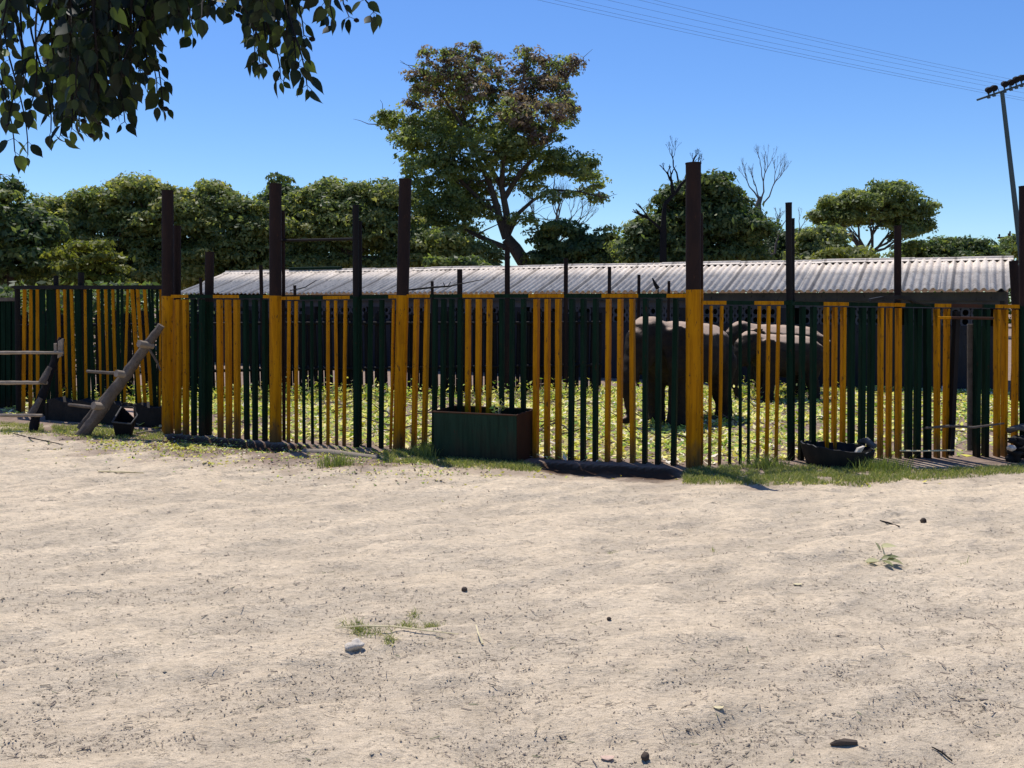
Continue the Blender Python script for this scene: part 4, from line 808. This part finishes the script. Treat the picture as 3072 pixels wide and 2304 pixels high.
green = [(x, y, rx, ry, random.uniform(-2, 2)) for (x, y, rx, ry) in green]
crown(bt, green, BT, 'lf_mid', 56000, .10, .34, seed=21, per=55, flat=.85)
bron = [(1320, 200, 75, 50), (1400, 170, 48, 40), (1260, 250, 55, 35), (1340, 270, 90, 50), (1420, 250, 60, 55), (1480, 200, 30, 38), (1480, 270, 60, 50), (1580, 190, 45, 42), (1640, 230, 70, 50), (1700, 210, 42, 40), (1560, 270, 60, 60), (1640, 300, 85, 60), (1620, 370, 90, 60), (1540, 340, 60, 50), (1710, 340, 22, 40), (1350, 330, 90, 40), (1245, 310, 25, 25)]
bron = [(x, y, rx, ry, random.uniform(-2, 2)) for (x, y, rx, ry) in bron]
crown(bt, bron, BT, 'lf_bronze', 17000, .095, .30, seed=22, per=50, flat=.85); crown(bt, bron, BT, 'lf_mid', 7000, .10, .30, seed=23, per=50, flat=.85)
# between the tall tree and the thick post
bare('bare_tree', 'pale leafless bush tree just right of the tall tree trunk', 46, 1660, [(U(1665, 760, 46), U(1670, 690, 46), .09, 7), (U(1665, 750, 46), U(1700, 705, 46), .07, 7), (U(1650, 750, 46), U(1620, 700, 46), .06, 6)], GR, .08, 5)
tree('tree', 'low scrubby tree between the tall tree and the dark conical tree', 42, 1740, 800, [(1690, 720, 80, 55), (1800, 745, 70, 50), (1650, 790, 70, 30), (1840, 780, 60, 30), (1740, 780, 100, 35)], 'lf_dark', 17000, .12, .40, .16, 8, GR, tbias=.08)
tree('conical_tree', 'dense dark cone shaped tree rising behind the thickest tall post', 36, 2090, 790, [(2130, 580, 65, 55), (2150, 650, 90, 60), (2030, 620, 60, 55), (2080, 690, 130, 60), (1960, 700, 80, 55), (2210, 700, 80, 60), (2000, 760, 130, 50), (2140, 770, 130, 45), (1900, 760, 50, 45), (2260, 720, 55, 50)], 'lf_dark', 52000, .12, .42, .3, 9, GR)
bare('dead_tree', 'dark twisted dead branches rising left of the thickest tall post', 34.5, 1990, [(U(1990, 680, 34.5), U(1995, 610, 34.5), .13, 0), (U(1995, 612, 34.5), U(2030, 575, 34.5), .10, 0), (U(2030, 575, 34.5), U(2062, 535, 34.5), .07, 6), (U(2020, 580, 34.5), U(2015, 545, 34.5), .08, 5), (U(1985, 690, 34.5), U(1945, 655, 34.5), .08, 2), (U(2035, 545, 34.5), U(2020, 500, 34.5), .035, 5)], GR, .10, 11, mat='rustdark', fan=.55)
bare('dead_tree', 'bare dead tree with a fan of upright grey twigs right of the dark conical tree', 37, 2270, [(U(2275, 640, 37), U(2282, 590, 37), .16, 0), (U(2282, 600, 37), U(2290, 545, 37), .036, 6), (U(2278, 600, 37), U(2248, 560, 37), .033, 6), (U(2290, 610, 37), U(2318, 560, 37), .033, 6), (U(2280, 600, 37), U(2268, 560, 37), .028, 6)], GR, .16, 14, mat='barkgrey', fan=.38)
tree('tree', 'round dark tree top behind the green capped post right of centre', 41, 2360, 800, [(2340, 745, 80, 42), (2420, 750, 70, 42), (2290, 790, 70, 30), (2400, 790, 100, 30)], 'lf_dark', 15000, .12, .40, .16, 12, GR)
bare('dead_tree', 'small bare curved branches beside the slim green post right of centre', 38, 2330, [(U(2275, 785, 38), U(2325, 760, 38), .06, 0), (U(2325, 760, 38), U(2335, 710, 38), .05, 5), (U(2385, 730, 38), U(2398, 690, 38), .03, 5)], GR, .05, 17)
um = [(2560, 610, 105, 34), (2660, 590, 95, 32), (2740, 640, 75, 42), (2500, 640, 65, 28), (2620, 640, 140, 42), (2500, 672, 55, 22), (2770, 680, 40, 28), (2470, 655, 40, 14), (2700, 690, 60, 26)]
tree('umbrella_tree', 'flat topped spreading tree standing right of the green posts', 44, 2600, 770, um, 'lf_mid', 36000, .10, .30, .16, 13, GR, per=60, flat=.8)
tree('tree', 'olive bushy tree in front of the flat topped spreading tree', 38, 2520, 800, [(2470, 725, 65, 42), (2530, 775, 60, 26), (2430, 770, 60, 30)], 'lf_olive', 14000, .12, .40, .13, 15, GR)
tree('shrub', 'yellow green bush just above the shed ridge under the spreading tree', 33, 2520, 790, [(2500, 780, 60, 18), (2560, 775, 50, 20)], 'lf_yellow', 4000, .11, .3, .06, 16, GR)
tree('tree', 'low tree line segment between the spreading tree and the utility pole', 46, 2840, 790, [(2740, 760, 70, 30), (2830, 750, 80, 28), (2920, 752, 80, 26), (2870, 780, 130, 20)], 'lf_dark', 17000, .12, .40, .14, 18, GR, tbias=.05)
tree('tree', 'low tree behind the utility pole at the right edge', 48, 3050, 790, [(2985, 765, 60, 26), (3060, 745, 60, 34), (3120, 750, 60, 40)], 'lf_mid', 9000, .12, .40, .14, 19, GR)
tree('tree', 'low bushy tree behind the shed ridge between tall tree and third tall post', 34, 1480, 830, [(1410, 800, 60, 16), (1350, 800, 80, 20)], 'lf_dark', 3500, .11, .3, .07, 20, GR)
# ------------------------------------------------------------------ floodlight mast, utility pole, power lines
ms = thing('floodlight_mast', 'leaning steel mast carrying a row of floodlights at the top right', 'floodlight mast', Vector((U(3090, 905, 30).x, 30, 0)))
mt = U(3007, 283, 30); mbm = U(3066, 790, 30); dv = (mbm - mt); foot = mt + dv * (mt.z / -dv.z)
mb = MB(); mb.tube([foot, mbm, mt + (mt - mbm).normalized() * .05], [.10, .085, .062], 14); mb.build('mast', M['galv'], ms, smooth=True)
ca = U(2931, 300, 30); cb = U(3120, 235, 30); mb = MB(); mb.tube([ca, cb], .032, 8); mb.build('crossbar', M['galv'], ms, smooth=True)
for (px, py) in ((2965, 270), (2981, 264), (3013, 252), (3032, 247), (3048, 238), (3064, 233), (3082, 227)):
    f_ = (px - 2931) / (3120 - 2931); on = ca.lerp(cb, f_); h = U(px, py, 30)
    l = MB(); dr = Vector((-.15, -.9, -.4)).normalized(); l.tube([h + Vector((0, .13, .05)), h + Vector((0, .05, .02)), h - Vector((0, .08, .03))], [.05, .085, .10], 12, mi=0); lo = l.build('floodlight', M['rustdark'], ms, smooth=True)
    l = MB(); l.tube([h - Vector((0, .08, .03)), h - Vector((0, .09, .034))], .09, 12); l.build('lens', M['rustdark'], lo)
    l = MB(); l.tube([on + Vector((0, 0, -.08)), on + Vector((0, 0, .05)), h + Vector((0, .05, -.05))], .016, 6); l.tube([on + Vector((-.05, -.03, -.05)), on + Vector((.05, -.03, -.05))], .028, 6); l.build('bracket', M['galv'], lo)
    l = MB(); q = on + Vector((.085, 0, .10)); l.tube([q + Vector((.075 * math.cos(a_), 0, .085 * math.sin(a_))) for a_ in np.linspace(0, 2 * math.pi, 15)], .010, 6); l.build('hoop', M['galv'], lo)
up = thing('utility_pole', 'thin wooden utility pole with one cross-arm beyond the trees at right', 'utility pole', Vector((U(3027, 905, 60).x, 60, 0)))
t_ = U(3028, 700, 60); mb = MB(); mb.tube([(t_.x, 60, 0), t_], [.13, .09], 10); mb.build('pole', M['bark'], up, smooth=True)
mb = MB(); mb.box(U(3028, 713, 60), (.74, 0, 0), (0, .06, 0), (0, 0, .055)); mb.build('cross_arm', M['bark'], up)
mb = MB(); mb.tube([U(3016, 716, 59.9), U(3027, 730, 59.9)], .03, 5); mb.tube([U(3040, 716, 59.9), U(3029, 730, 59.9)], .03, 5); mb.build('brace', M['bark'], up)
for px, py in ((2998, 706), (3030, 697), (3058, 706)): mb = MB(); q = U(px, py, 60); mb.tube([q + Vector((0, 0, -.12)), q + Vector((0, 0, 0)), q + Vector((0, 0, .08))], [.03, .06, .04], 8); mb.build('insulator', M['rustdark'], up)
names = ['lowest', 'second lowest', 'third lowest', 'third highest', 'second highest', 'highest']
for k, (x0, x1, y1, r) in enumerate(((1640, 3072, 297, .0065), (1690, 3072, 290, .0065), (1755, 3072, 274, .006), (1850, 3072, 262, .006), (1945, 3072, 250, .006), (1990, 3072, 240, .006))):
    mb = MB(); pts = []
    for i in range(25):
        t = i / 24; px = x0 - 330 + (x1 + 260 - x0 + 330) * t; sl_ = (y1 - 0) / (x1 - x0); py = sl_ * (px - x0) + 12 * math.sin(math.pi * t) ; pts.append(U(px, py, 46 + 10 * t))
    mb.tube(pts, r, 5); o = mb.build('power_line', M['wire'], smooth=True); meta(o, f'{names[k]} of the six power lines sloping across the upper right sky', 'power line', 'power lines across the sky')
# ------------------------------------------------------------------ overhanging branch, near
ot = thing('overhanging_tree', 'dark leafy branches hanging into the upper left of the view', 'tree', (-6.5, 4.5, 0))
mb = MB(); mb.tube([(-6.5, 4.5, -.1), (-6.4, 4.5, 1.5), (-6.0, 4.4, 3.0), (-5.4, 4.3, 4.0)], [.32, .27, .22, .18], 14, wob=.04)
hub = [Vector((-5.4, 4.3, 4.0)), Vector((-3.8, 4.2, 4.25)), Vector((-2.4, 4.1, 3.95)), Vector((-1.3, 4.0, 3.6)), Vector((-.75, 4.0, 3.42))]
mb.tube(hub, [.13, .08, .05, .03, .012], 10); mb.tube([Vector((-5.6, 4.3, 3.8)), Vector((-4.0, 3.8, 3.7)), Vector((-2.9, 3.7, 3.5)), Vector((-2.0, 3.7, 3.3))], [.09, .05, .03, .012], 8)
ends = [(20, 490, -40), (55, 500, 30), (10, 290, -30), (80, 320, 40), (120, 430, 120), (50, 400, 150), (40, 290, 100), (150, 440, 200), (200, 420, 220), (262, 430, 250), (60, 360, 190), (325, 420, 330), (350, 400, 290), (290, 350, 280), (400, 340, 360), (240, 350, 210), (475, 350, 440), (440, 320, 420), (465, 200, 450), (350, 250, 350), (430, 200, 440), (590, 135, 540), (545, 100, 520), (650, 50, 620), (700, 70, 680), (745, 130, 690), (775, 220, 740), (820, 270, 790), (850, 250, 820), (905, 290, 850), (880, 230, 860), (905, 140, 880), (985, 80, 920), (1020, 95, 950), (1065, 85, 960), (1110, 70, 990), (940, 60, 880)]
for _ in range(30): x = random.uniform(150, 470); ends.append((x + random.uniform(-40, 40), random.uniform(120, 360), x))
for _ in range(12): x = random.uniform(160, 400); ends.append((x + random.uniform(-60, 40), random.uniform(300, 410), x))
for _ in range(26): x = random.uniform(440, 900); ends.append((x + random.uniform(-30, 30), random.uniform(5, 85), x))
for _ in range(5): x = random.uniform(740, 860); ends.append((x + random.uniform(0, 30), random.uniform(130, 240), x))
for _ in range(7): x = random.uniform(-40, 120); ends.append((x + random.uniform(-20, 30), random.uniform(40, 240), x))
lm = MB(); tv = []; fr = MB()
for (xe, ye, xs) in ends:
    dpt = random.uniform(3.2, 3.95); k = max(3, int((ye + 150) / 42)); pts = []
    sw = random.uniform(-34, 34)
    for i in range(k + 1):
        t = i / k; pts.append(U(xs + (xe - xs) * t + sw * math.sin(t * 5), -150 + (ye + 115) * t, dpt + .1 * math.sin(t * 4 + xs)))
    top = pts[0]; h_ = min(hub[1:], key=lambda q: abs(q.x - top.x)); mb.tube([h_, h_.lerp(top, .5) + Vector((0, 0, .06)), top], [.008, .007, .005], 5)
    mb.tube(pts, [.0045 * (1 - .75 * i / k) + .001 for i in range(k + 1)], 5)
    for i in range(1, k + 1):
        if pts[i].z > 3.6: continue
        for s_ in ((-1, 1) if i < k else (-1, 1, 0)):
            if random.random() < (.42 if xe < 140 else .26): continue
            L_ = random.uniform(.044, .082) * (1 if i < k else .85); W_ = L_ * random.uniform(.46, .70)
            dr = Vector((s_ * random.uniform(.1, .75) + .1 * random.uniform(-1, 1), random.uniform(-.55, .55), -1 + .4 * random.random())).normalized()
            st = pts[i] + Vector((s_ * .012, random.uniform(-.02, .02), -.012)); nn = Vector((random.uniform(-1.6, 1.6), -1 if random.random() < .6 else 1, random.uniform(-.2, .9)))
            mb.tube([pts[i], st], .0011, 4); bigleaf(lm, st, dr, L_, W_, nn); tv.append(min(1, random.random() ** 1.6 * (1.3 if xe < 130 else .85)))
    if random.random() < .3 and ye > 60:
        q = pts[-1] + Vector((random.uniform(.0, .05), 0, -.012)); mb.tube([pts[-1], q], .0012, 4); fr = MB(); fr.tube([q + Vector((-.010, 0, 0)), q + Vector((0, 0, -.002)), q + Vector((.010, 0, -.004))], [.005, .010, .005], 8); fr.build('fruit', M['rustdark'], ot, smooth=True)
mb.build('branches', M['rustdark'], ot, smooth=True)
leaf_build(lm, 'leaves', M['lf_near'], ot, lambda i: tv[i // 14])
# ------------------------------------------------------------------ grass, leaves, litter
def scatter(n, fn):
    out = []
    while len(out) < n:
        p = fn()
        if p is not None: out.append(p)
    return np.array(out)
def blades(P, h, w, name, label, mat='grass', lean=.5, tsel=None):
    n = len(P); a = rng.uniform(0, 2 * np.pi, n); b = rng.uniform(0, 2 * np.pi, n); H_ = h * rng.uniform(.4, 1.2, n); ln = lean * H_ * rng.uniform(.2, 1.2, n)
    side = np.stack([np.cos(a), np.sin(a), a * 0], 1) * (w * rng.uniform(.6, 1.3, n))[:, None]; out = np.stack([np.cos(b), np.sin(b), b * 0], 1)
    mid = P + out * (ln * .35)[:, None] + np.array([0, 0, 1]) * (H_ * .6)[:, None]; tip = P + out * ln[:, None] + np.array([0, 0, 1]) * H_[:, None]
    V = np.stack([P - side, P + side, mid + side * .7, mid - side * .7, tip + side * .1, tip - side * .1], 1).reshape(-1, 3); i = np.arange(n)[:, None] * 6
    Fq = np.concatenate([i + np.array([0, 1, 2, 3]), i + np.array([3, 2, 4, 5])]); tn = rng.random(n) if tsel is None else tsel
    o = npmesh(name, V, Fq, M[mat], np.concatenate([tn, tn])); meta(o, label, 'grass', kind='stuff'); return o
def gpt(x, y):
    p = G(x, y); return (p.x, p.y, zat(p.x, p.y) - .005)
zones = [  # px range, y-near curve: (x0,x1, [ytop, ybot] at x0, at x1, weight)
    (1150, 1300, (1352, 1390), (1350, 1395), 3), (1300, 1450, (1358, 1398), (1370, 1412), 3.2), (1450, 1620, (1372, 1408), (1395, 1418), 2.5),
    (2050, 2130, (1412, 1452), (1402, 1456), 2.5), (2130, 2420, (1398, 1456), (1400, 1458), 7), (2420, 2700, (1402, 1456), (1404, 1450), 6.5), (2700, 3072, (1412, 1446), (1398, 1420), 4.5),
    (0, 240, (1268, 1310), (1280, 1316), 3.4), (240, 490, (1285, 1324), (1295, 1320), 2.4)]
wts = np.array([z[4] for z in zones]); wts = wts / wts.sum(); allP = []
for z, w in zip(zones, wts):
    n = int(34000 * w); xs = rng.uniform(z[0], z[1], n * 2); f = (xs - z[0]) / (z[1] - z[0]); ys = (z[2][0] + (z[3][0] - z[2][0]) * f) + rng.beta(1.2, 1.5, n * 2) * ((z[2][1] + (z[3][1] - z[2][1]) * f) - (z[2][0] + (z[3][0] - z[2][0]) * f))
    keep = vnoise(xs * .035, ys * .12) + .28 * rng.random(n * 2) > -.05; xs, ys = xs[keep][:n], ys[keep][:n]
    allP += [gpt(x, y) for x, y in zip(xs, ys)]
blades(np.array(allP), .048, .0035, 'grass', 'short green grass along the foot of the fence', lean=.9)
tp_ = []
for (cx, cy, rx, ry, n) in ((1070, 1885, 45, 14, 190), (1110, 1900, 70, 14, 120), (1225, 1876, 35, 12, 110), (1290, 1876, 40, 8, 110), (1170, 1925, 20, 14, 90), (1240, 1850, 16, 8, 40), (2140, 1655, 10, 8, 12), (2890, 1700, 14, 8, 12), (1830, 1660, 20, 6, 16)):
    for _ in range(n): tp_.append(gpt(cx + random.gauss(0, rx * .5), cy + random.gauss(0, ry * .5)))
o = blades(np.array(tp_), .035, .0022, 'grass_tuft', 'small sparse grass tuft growing alone in the foreground sand', lean=1.6)
# taller weeds beside trough
wp = [gpt(random.gauss(1010, 26), random.gauss(1394, 4)) for _ in range(260)] + [gpt(random.gauss(1290, 22), random.gauss(1366, 6)) for _ in range(700)] + [gpt(random.gauss(2640, 40), random.gauss(1412, 5)) for _ in range(500)]+ [gpt(random.gauss(2300, 30), random.gauss(1404, 4)) for _ in range(300)]
blades(np.array(wp), .14, .004, 'weeds', 'taller weeds tufted by the trough and the tub', lean=.7, tsel=rng.random(len(wp)) * .6)
# paddock floor: leaves and fodder
def padpt(n):
    x = rng.uniform(-8.2, 9.5, n * 2); y = 9.9 + rng.random(n * 2) ** .8 * 9.0; k = (y > fy(x) + .05) & (rng.random(n * 2) < .35 + 1.1 * sstep(-.15, .25, fbm(x * .8, y * .8, 3))); return x[k][:n], y[k][:n]
x, y = padpt(46000); P = np.stack([x, y, height(x, y) + rng.uniform(.005, .05, len(x))], 1); T = rng.random(len(x)) * .75 + .25 * rng.random(len(x)); T = np.clip(T + .10 + .25 * fbm(x * 1.1, y * 1.1, 2), 0, 1)
V, Fq, T = quads(P, rng.uniform(.018, .068, len(P)), .42, 1.3, T); o = npmesh('fodder_litter', V, Fq, M['fodder'], T); meta(o, 'yellow, green and pale leaves and stalks strewn over the paddock floor', 'leaf litter', kind='stuff')
# branches strewn in the paddock
mb = MB()
for _ in range(110):
    x0 = random.uniform(-6, 8); y0 = random.uniform(11.4, 17); 
    if y0 < float(fy(x0)) + .4: continue
    a = random.uniform(0, math.pi); L_ = random.uniform(.25, .9); mb.tube(limb_pts(Vector((x0, y0, .04)), Vector((x0 + math.cos(a) * L_, y0 + math.sin(a) * L_ * .6, random.uniform(.03, .22))), _, 4, .12), [.012, .011, .009, .007, .004], 5)
o = mb.build('fodder_branches', M['log'], smooth=True); meta(o, 'stripped branches strewn over the paddock floor', 'branches', kind='stuff')
# heap of cut greenery at the back of the paddock, against palisade
x = np.concatenate([rng.normal(-8.5, 1.2, 1200), rng.normal(-3.4, 1.2, 2600), rng.normal(.9, .7, 1400), rng.normal(4.1, .8, 1500), rng.normal(-6.2, 1, 1200)]); y = 16.6 + rng.normal(0, .28, len(x)) + .05 * x; P = np.stack([x, y, np.abs(rng.normal(0, .14, len(x)))], 1)
V, Fq, T = quads(P, rng.uniform(.02, .06, len(P)), .4, .5, np.clip(rng.random(len(P)) * .8, 0, 1)); o = npmesh('cut_greenery', V, Fq, M['fodder'], T); meta(o, 'heaped cut branches and leaves along the foot of the back fence', 'cut branches', kind='stuff')
# yellow fallen leaves at left
P = []
for (cx, cy, rx, ry, n) in ((560, 1345, 70, 10, 170), (400, 1338, 120, 8, 90), (330, 1330, 70, 8, 60), (560, 1362, 90, 12, 70), (640, 1395, 40, 8, 24), (560, 1330, 30, 6, 50), (250, 1310, 100, 10, 50), (2500, 1452, 300, 5, 20), (1600, 1430, 200, 12, 30), (1000, 1365, 150, 10, 30)):
    for _ in range(n): q = gpt(random.gauss(cx, rx * .6), random.gauss(cy, ry * .6)); P.append((q[0], q[1], q[2] + random.uniform(.008, .03)))
P = np.array(P); V, Fq, T = quads(P, rng.uniform(.012, .030, len(P)), .55, 1.2, rng.random(len(P))); o = npmesh('fallen_leaves', V, Fq, M['yleaf'], T); meta(o, 'yellow fallen leaves on the soil left of the second tall post', 'fallen leaves', kind='stuff')
# brown debris on the soil in front of the left half of the fence
x = rng.uniform(-6.2, -.2, 9000); y = fy(x) - .1 - np.abs(rng.normal(0, .75, len(x))); k = vnoise(x * 2.5, y * 3.5) + .3 * rng.random(len(x)) > -.05; x, y = x[k], y[k]
P = np.stack([x, y, height(x, y) + .008], 1); V, Fq, T = quads(P, rng.uniform(.006, .024, len(P)), .5, 1.2, np.clip(rng.random(len(P)) ** 1.6, 0, 1)); o = npmesh('soil_debris', V, Fq, M['fodder'], T); meta(o, 'dry leaves and crumbs on the brown soil before the left fence', 'debris', kind='stuff')
# sand litter: dark specks, twiglets and crumbs, clustered
def sandpts(n, p_=1.0):
    out = []; tot = 0
    while tot < n:
        m = n * 3; px = rng.uniform(-60, 3132, m); py = 1405 + 930 * rng.random(m) ** .75; yy = (CAMH * F) / (py - 905); xx = (px - 1536) / F * yy
        k = rng.random(m) < (.10 + .9 * sstep(-.28, .30, .6 * fbm(xx * 4.5, yy * 4.5, 4) - .8 * relief(xx, yy))) * p_; k &= yy < fy(xx) - .55; out.append(np.stack([xx[k], yy[k]], 1)); tot += k.sum()
    return np.concatenate(out)[:n]
q = sandpts(10000); z = height(q[:, 0], q[:, 1]); P = np.concatenate([q, (z + .004)[:, None]], 1)
V, Fq, T = quads(P, rng.uniform(.0012, .0042, len(P)) * (1 + .16 * q[:, 1]), .7, 1.6, rng.random(len(P)) * .8); o = npmesh('sand_litter', V, Fq, M['litter'], T); meta(o, 'dark leaf crumbs scattered over the sand', 'litter', kind='stuff')
q = sandpts(700); n = len(q); z = height(q[:, 0], q[:, 1]); a = rng.uniform(0, np.pi, n); Ls = rng.uniform(.006, .022, n) * (1 + .05 * q[:, 1]); w = rng.uniform(.0012, .0028, n)
c = np.concatenate([q, (z + .005)[:, None]], 1); dx = np.stack([np.cos(a), np.sin(a), a * 0], 1) * Ls[:, None]; dn = np.stack([-np.sin(a), np.cos(a), a * 0], 1) * w[:, None]; up_ = np.array([0, 0, 1.]) * (w * 1.5)[:, None]
V = np.stack([c - dx - dn, c + dx - dn, c + dx + up_, c - dx + up_, c - dx + dn, c + dx + dn], 1).reshape(-1, 3); i = np.arange(n)[:, None] * 6
Fq = np.concatenate([i + np.array([0, 1, 2, 3]), i + np.array([3, 2, 5, 4])]); t_ = rng.random(n); o = npmesh('twig_litter', V, Fq, M['litter'], np.concatenate([t_, t_])); meta(o, 'tiny twigs scattered over the sand', 'twigs', kind='stuff')
# little clods that cast shadows
q = sandpts(15000); n = len(q); z = height(q[:, 0], q[:, 1]); r_ = rng.uniform(.003, .010, n) * rng.random(n) ** .6 * (1 + .06 * q[:, 1]) 
base = np.array([[1, 0, 0], [0, 1, 0], [-1, 0, 0], [0, -1, 0], [0, 0, .8]]); V = (np.concatenate([q, (z - .001)[:, None]], 1)[:, None, :] + base[None] * r_[:, None, None] * rng.uniform(.6, 1.2, (n, 5, 1))).reshape(-1, 3); i = np.arange(n)[:, None] * 5
Fq = np.concatenate([i + np.array([0, 1, 4]), i + np.array([1, 2, 4]), i + np.array([2, 3, 4]), i + np.array([3, 0, 4])]); o = npmesh('sand_clods', V, Fq, M['sand'], None, None, 3); meta(o, 'small clods of sand scattered over the yard', 'clods', kind='stuff')
# ------------------------------------------------------------------ light and sky
SUN_EL = R(68); SUN_AZ = R(-25)          # azimuth from +Y towards +X
sd = Vector((math.sin(SUN_AZ) * math.cos(SUN_EL), math.cos(SUN_AZ) * math.cos(SUN_EL), math.sin(SUN_EL)))
sl_ = bpy.data.lights.new('sun', 'SUN'); sl_.energy = 5.0; sl_.angle = R(.5); sl_.color = (1, .95, .88)
so = bpy.data.objects.new('sun', sl_); COL.objects.link(so); so.rotation_euler = (-sd).to_track_quat('-Z', 'Y').to_euler(); so.location = sd * 50
w = bpy.data.worlds.new('World'); S.world = w; w.use_nodes = True; nt = w.node_tree; bg = nt.nodes['Background']
sky = nt.nodes.new('ShaderNodeTexSky'); sky.sky_type = 'NISHITA'; sky.sun_disc = False; sky.sun_elevation = SUN_EL; sky.sun_rotation = SUN_AZ; sky.altitude = 900; sky.air_density = 1.1; sky.dust_density = .6; sky.ozone_density = 3.0
hs = nt.nodes.new('ShaderNodeHueSaturation'); hs.inputs['Saturation'].default_value = 1.30; hs.inputs['Value'].default_value = 1.16; hs.inputs['Hue'].default_value = .512
nt.links.new(sky.outputs[0], hs.inputs['Color']); tc = nt.nodes.new('ShaderNodeTexCoord'); sx = nt.nodes.new('ShaderNodeSeparateXYZ'); nt.links.new(tc.outputs['Generated'], sx.inputs[0])
cr = nt.nodes.new('ShaderNodeValToRGB'); cr.color_ramp.elements[0].position = 0; cr.color_ramp.elements[0].color = (.66, .84, 1, 1); cr.color_ramp.elements[1].position = .30; cr.color_ramp.elements[1].color = (1, 1, 1, 1)
nt.links.new(sx.outputs[2], cr.inputs[0]); mm = nt.nodes.new('ShaderNodeMixRGB'); mm.blend_type = 'MULTIPLY'; mm.inputs[0].default_value = 1; nt.links.new(hs.outputs[0], mm.inputs[1]); nt.links.new(cr.outputs[0], mm.inputs[2]); nt.links.new(mm.outputs[0], bg.inputs[0]); bg.inputs[1].default_value = .13
S.view_settings.view_transform = 'Standard'; S.view_settings.look = 'None'; S.view_settings.exposure = 0; S.view_settings.gamma = 1
S.render.engine = 'CYCLES'
